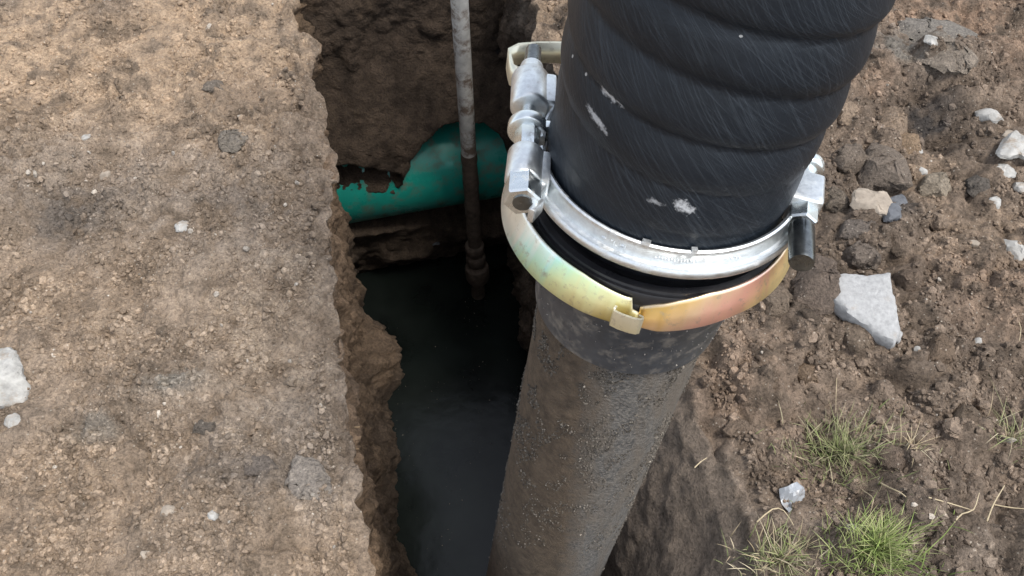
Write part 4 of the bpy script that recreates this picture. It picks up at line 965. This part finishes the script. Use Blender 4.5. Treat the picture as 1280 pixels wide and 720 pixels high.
blades('grass_tuft', 1045, 570, 680, (72, 52), .048, .0010, OLV, 'thin olive tuft of grass growing out of the brown spoil', lean=.7)
blades('grass_tuft', 965, 708, 240, (56, 36), .048, .0011, OLV + STR, 'pale half-dry tuft of grass beside the bright green tuft', lean=.8)
blades('grass_tuft', 1250, 560, 60, (36, 26), .06, .0009, STR + OLV, 'sparse straw-coloured tuft on the brown bank', lean=.9)
blades('grass_tuft', 1120, 580, 40, (18, 12), .04, .0012, STR, 'small withered straw clump beside the thin olive tuft', lean=1.0)
def stem(pts, r, label, col='straw', lift=.004, name='dry_stem', cat='dry stem'):
    P = []
    for i, p in enumerate(pts):
        g = gpt(*p[:2]); z = gz1(g[0], g[1]) + lift + (p[2] if len(p) > 2 else 0); P.append(np.array([g[0], g[1], z]))
    C_ = catmull(P, .012); mb = MB(); mb.tube(list(C_ - C_[0]), list(np.linspace(r, r * .5, len(C_))), 6)
    o = mb.build(name, M[col]); o.location = tuple(C_[0]); return tag(o, label, cat)
M['straw'] = simple('dry_straw', (.44, .36, .23), .8, 0, .25, 60., .2, .001)
M['twig'] = simple('brown_twig', (.30, .21, .12), .85, 0, .3, 80., .4, .001)
stem([(1086,618),(1092,632,.01),(1102,642,.012),(1112,650)], .0016, 'curled straw stem standing behind the bright green tuft')
stem([(1166,676),(1180,662,.008),(1196,655,.008),(1204,634,.004)], .0014, 'bent dry stem forking over the brown bank')
stem([(1130,652),(1160,654,.004),(1198,653)], .0012, 'straight dry stem lying level on the brown bank')
stem([(1216,666),(1224,645,.012),(1238,622,.02)], .0016, 'dry stem poking up from the hollow in the bank')
stem([(1232,640),(1256,645,.006),(1285,650)], .0013, 'pale stem running across the hollow in the bank')
stem([(940,662),(958,648,.01),(972,650,.014),(984,668,.004)], .0014, 'arched straw stem over the half-dry tuft')
stem([(1068,622),(1074,645,.01),(1070,665)], .0010, 'hair-thin stem above the bright green tuft')
stem([(1040,470),(1041,500,.01),(1039,525,.01)], .0008, 'fine upright stem above the thin olive tuft')
stem([(1256,410),(1264,424,.006),(1262,440,.004)], .0009, 'fine curved rootlet on the brown spoil slope')
stem([(980,575),(990,578,.006),(1008,580,.004)], .0010, 'pale stem lying at the edge of the thin olive tuft')
stem([(860,604),(868,596,.004),(876,590)], .0012, 'short pale twig on the crumbling grey trench edge')
# roots sticking out of the cut left-hand wall
def wall_root(px, py, du, back, label):
    d = ray(px, py); ud = d[0] * DU[0] + d[1] * DU[1]; vd = d[0] * DV[0] + d[1] * DV[1]
    ts = np.linspace(.0003, .003, 4000); hit = np.argmax(ud * ts <= uL(vd * ts) + du); tip = CPOS + d * ts[hit]
    root = tip - np.array([DU[0] * back - DV[0] * .02, DU[1] * back - DV[1] * .02, -.012])
    C_ = catmull([root, root * .6 + tip * .4 + np.array([0, 0, .004]), tip], .008); mb = MB(); mb.tube(list(C_ - C_[0]), list(np.linspace(.0036, .0018, len(C_))), 7)
    o = mb.build('root', M['twig']); o.location = tuple(C_[0]); tag(o, label, 'root')
wall_root(450, 534, -.012, .12, 'pale broken root sticking out of the left-hand trench wall')
wall_root(449, 561, -.022, .10, 'short stub of root just below the longer pale root')
# scraps
def scrap(px, py, w_, h_, material, label, z=None, seed=0):
    c = gpt(px, py) if z is None else gpt(px, py, z); m1 = np.linalg.norm(c - CPOS) / F_PX; n = 9; vs = []
    for i in range(n):
        for j in range(n):
            x, y = (i / (n - 1) - .5) * w_ * m1, (j / (n - 1) - .5) * h_ * m1
            x *= 1 - .35 * abs(y / (h_ * m1)); zz = .5 * w_ * m1 * float(perlin(x / (w_ * m1 * .45) + seed, y / (h_ * m1 * .45), 0., 600 + seed)) + .3 * h_ * m1 * (1 - (2 * x / (w_ * m1)) ** 2) * .8
            vs.append((x, y, zz))
    fs = [(i * n + j, (i + 1) * n + j, (i + 1) * n + j + 1, i * n + j + 1) for i in range(n - 1) for j in range(n - 1)]
    o = mesh_obj('plastic_scrap', np.array(vs), fs, material, smooth=False); md = o.modifiers.new('solid', 'SOLIDIFY'); md.thickness = .0012
    g = gz1(c[0], c[1]) if z is None else z; o.location = (c[0], c[1], g + .002); o.rotation_euler = (.35, .1, .4); return tag(o, label, 'plastic')
scrap(989, 627, 32, 34, M['plastic_grey'], 'crumpled grey plastic scrap on soil behind the half-dry tuft', seed=1)
scrap(544, 303, 11, 9, M['stone_blue'], 'small dark wet plastic scrap on the mud under the green pipe', z=-1.22, seed=2)

# bits of scum and straw afloat on the water, too small to pick apart
fu = rng.uniform(-.09, .46, 400); fv = rng.uniform(.75, 2.0, 400); k_ = (perlin(fu / .12, fv / .12, 0 * fu, 701) > .12) | (rng.random(400) > .93)
fx, fy = xy_of(fu[k_], fv[k_]); fp = np.stack([fx, fy, np.full(len(fx), WATER_Z + .0005)], -1)
tag(blobs('floating_specks', fp, rng.uniform(.0007, .0022, len(fx)) , np.array([.15, .13, .10]) * rng.uniform(.3, 1.6, (len(fx), 1)), M['crumb'], squash=.4), kind='stuff')
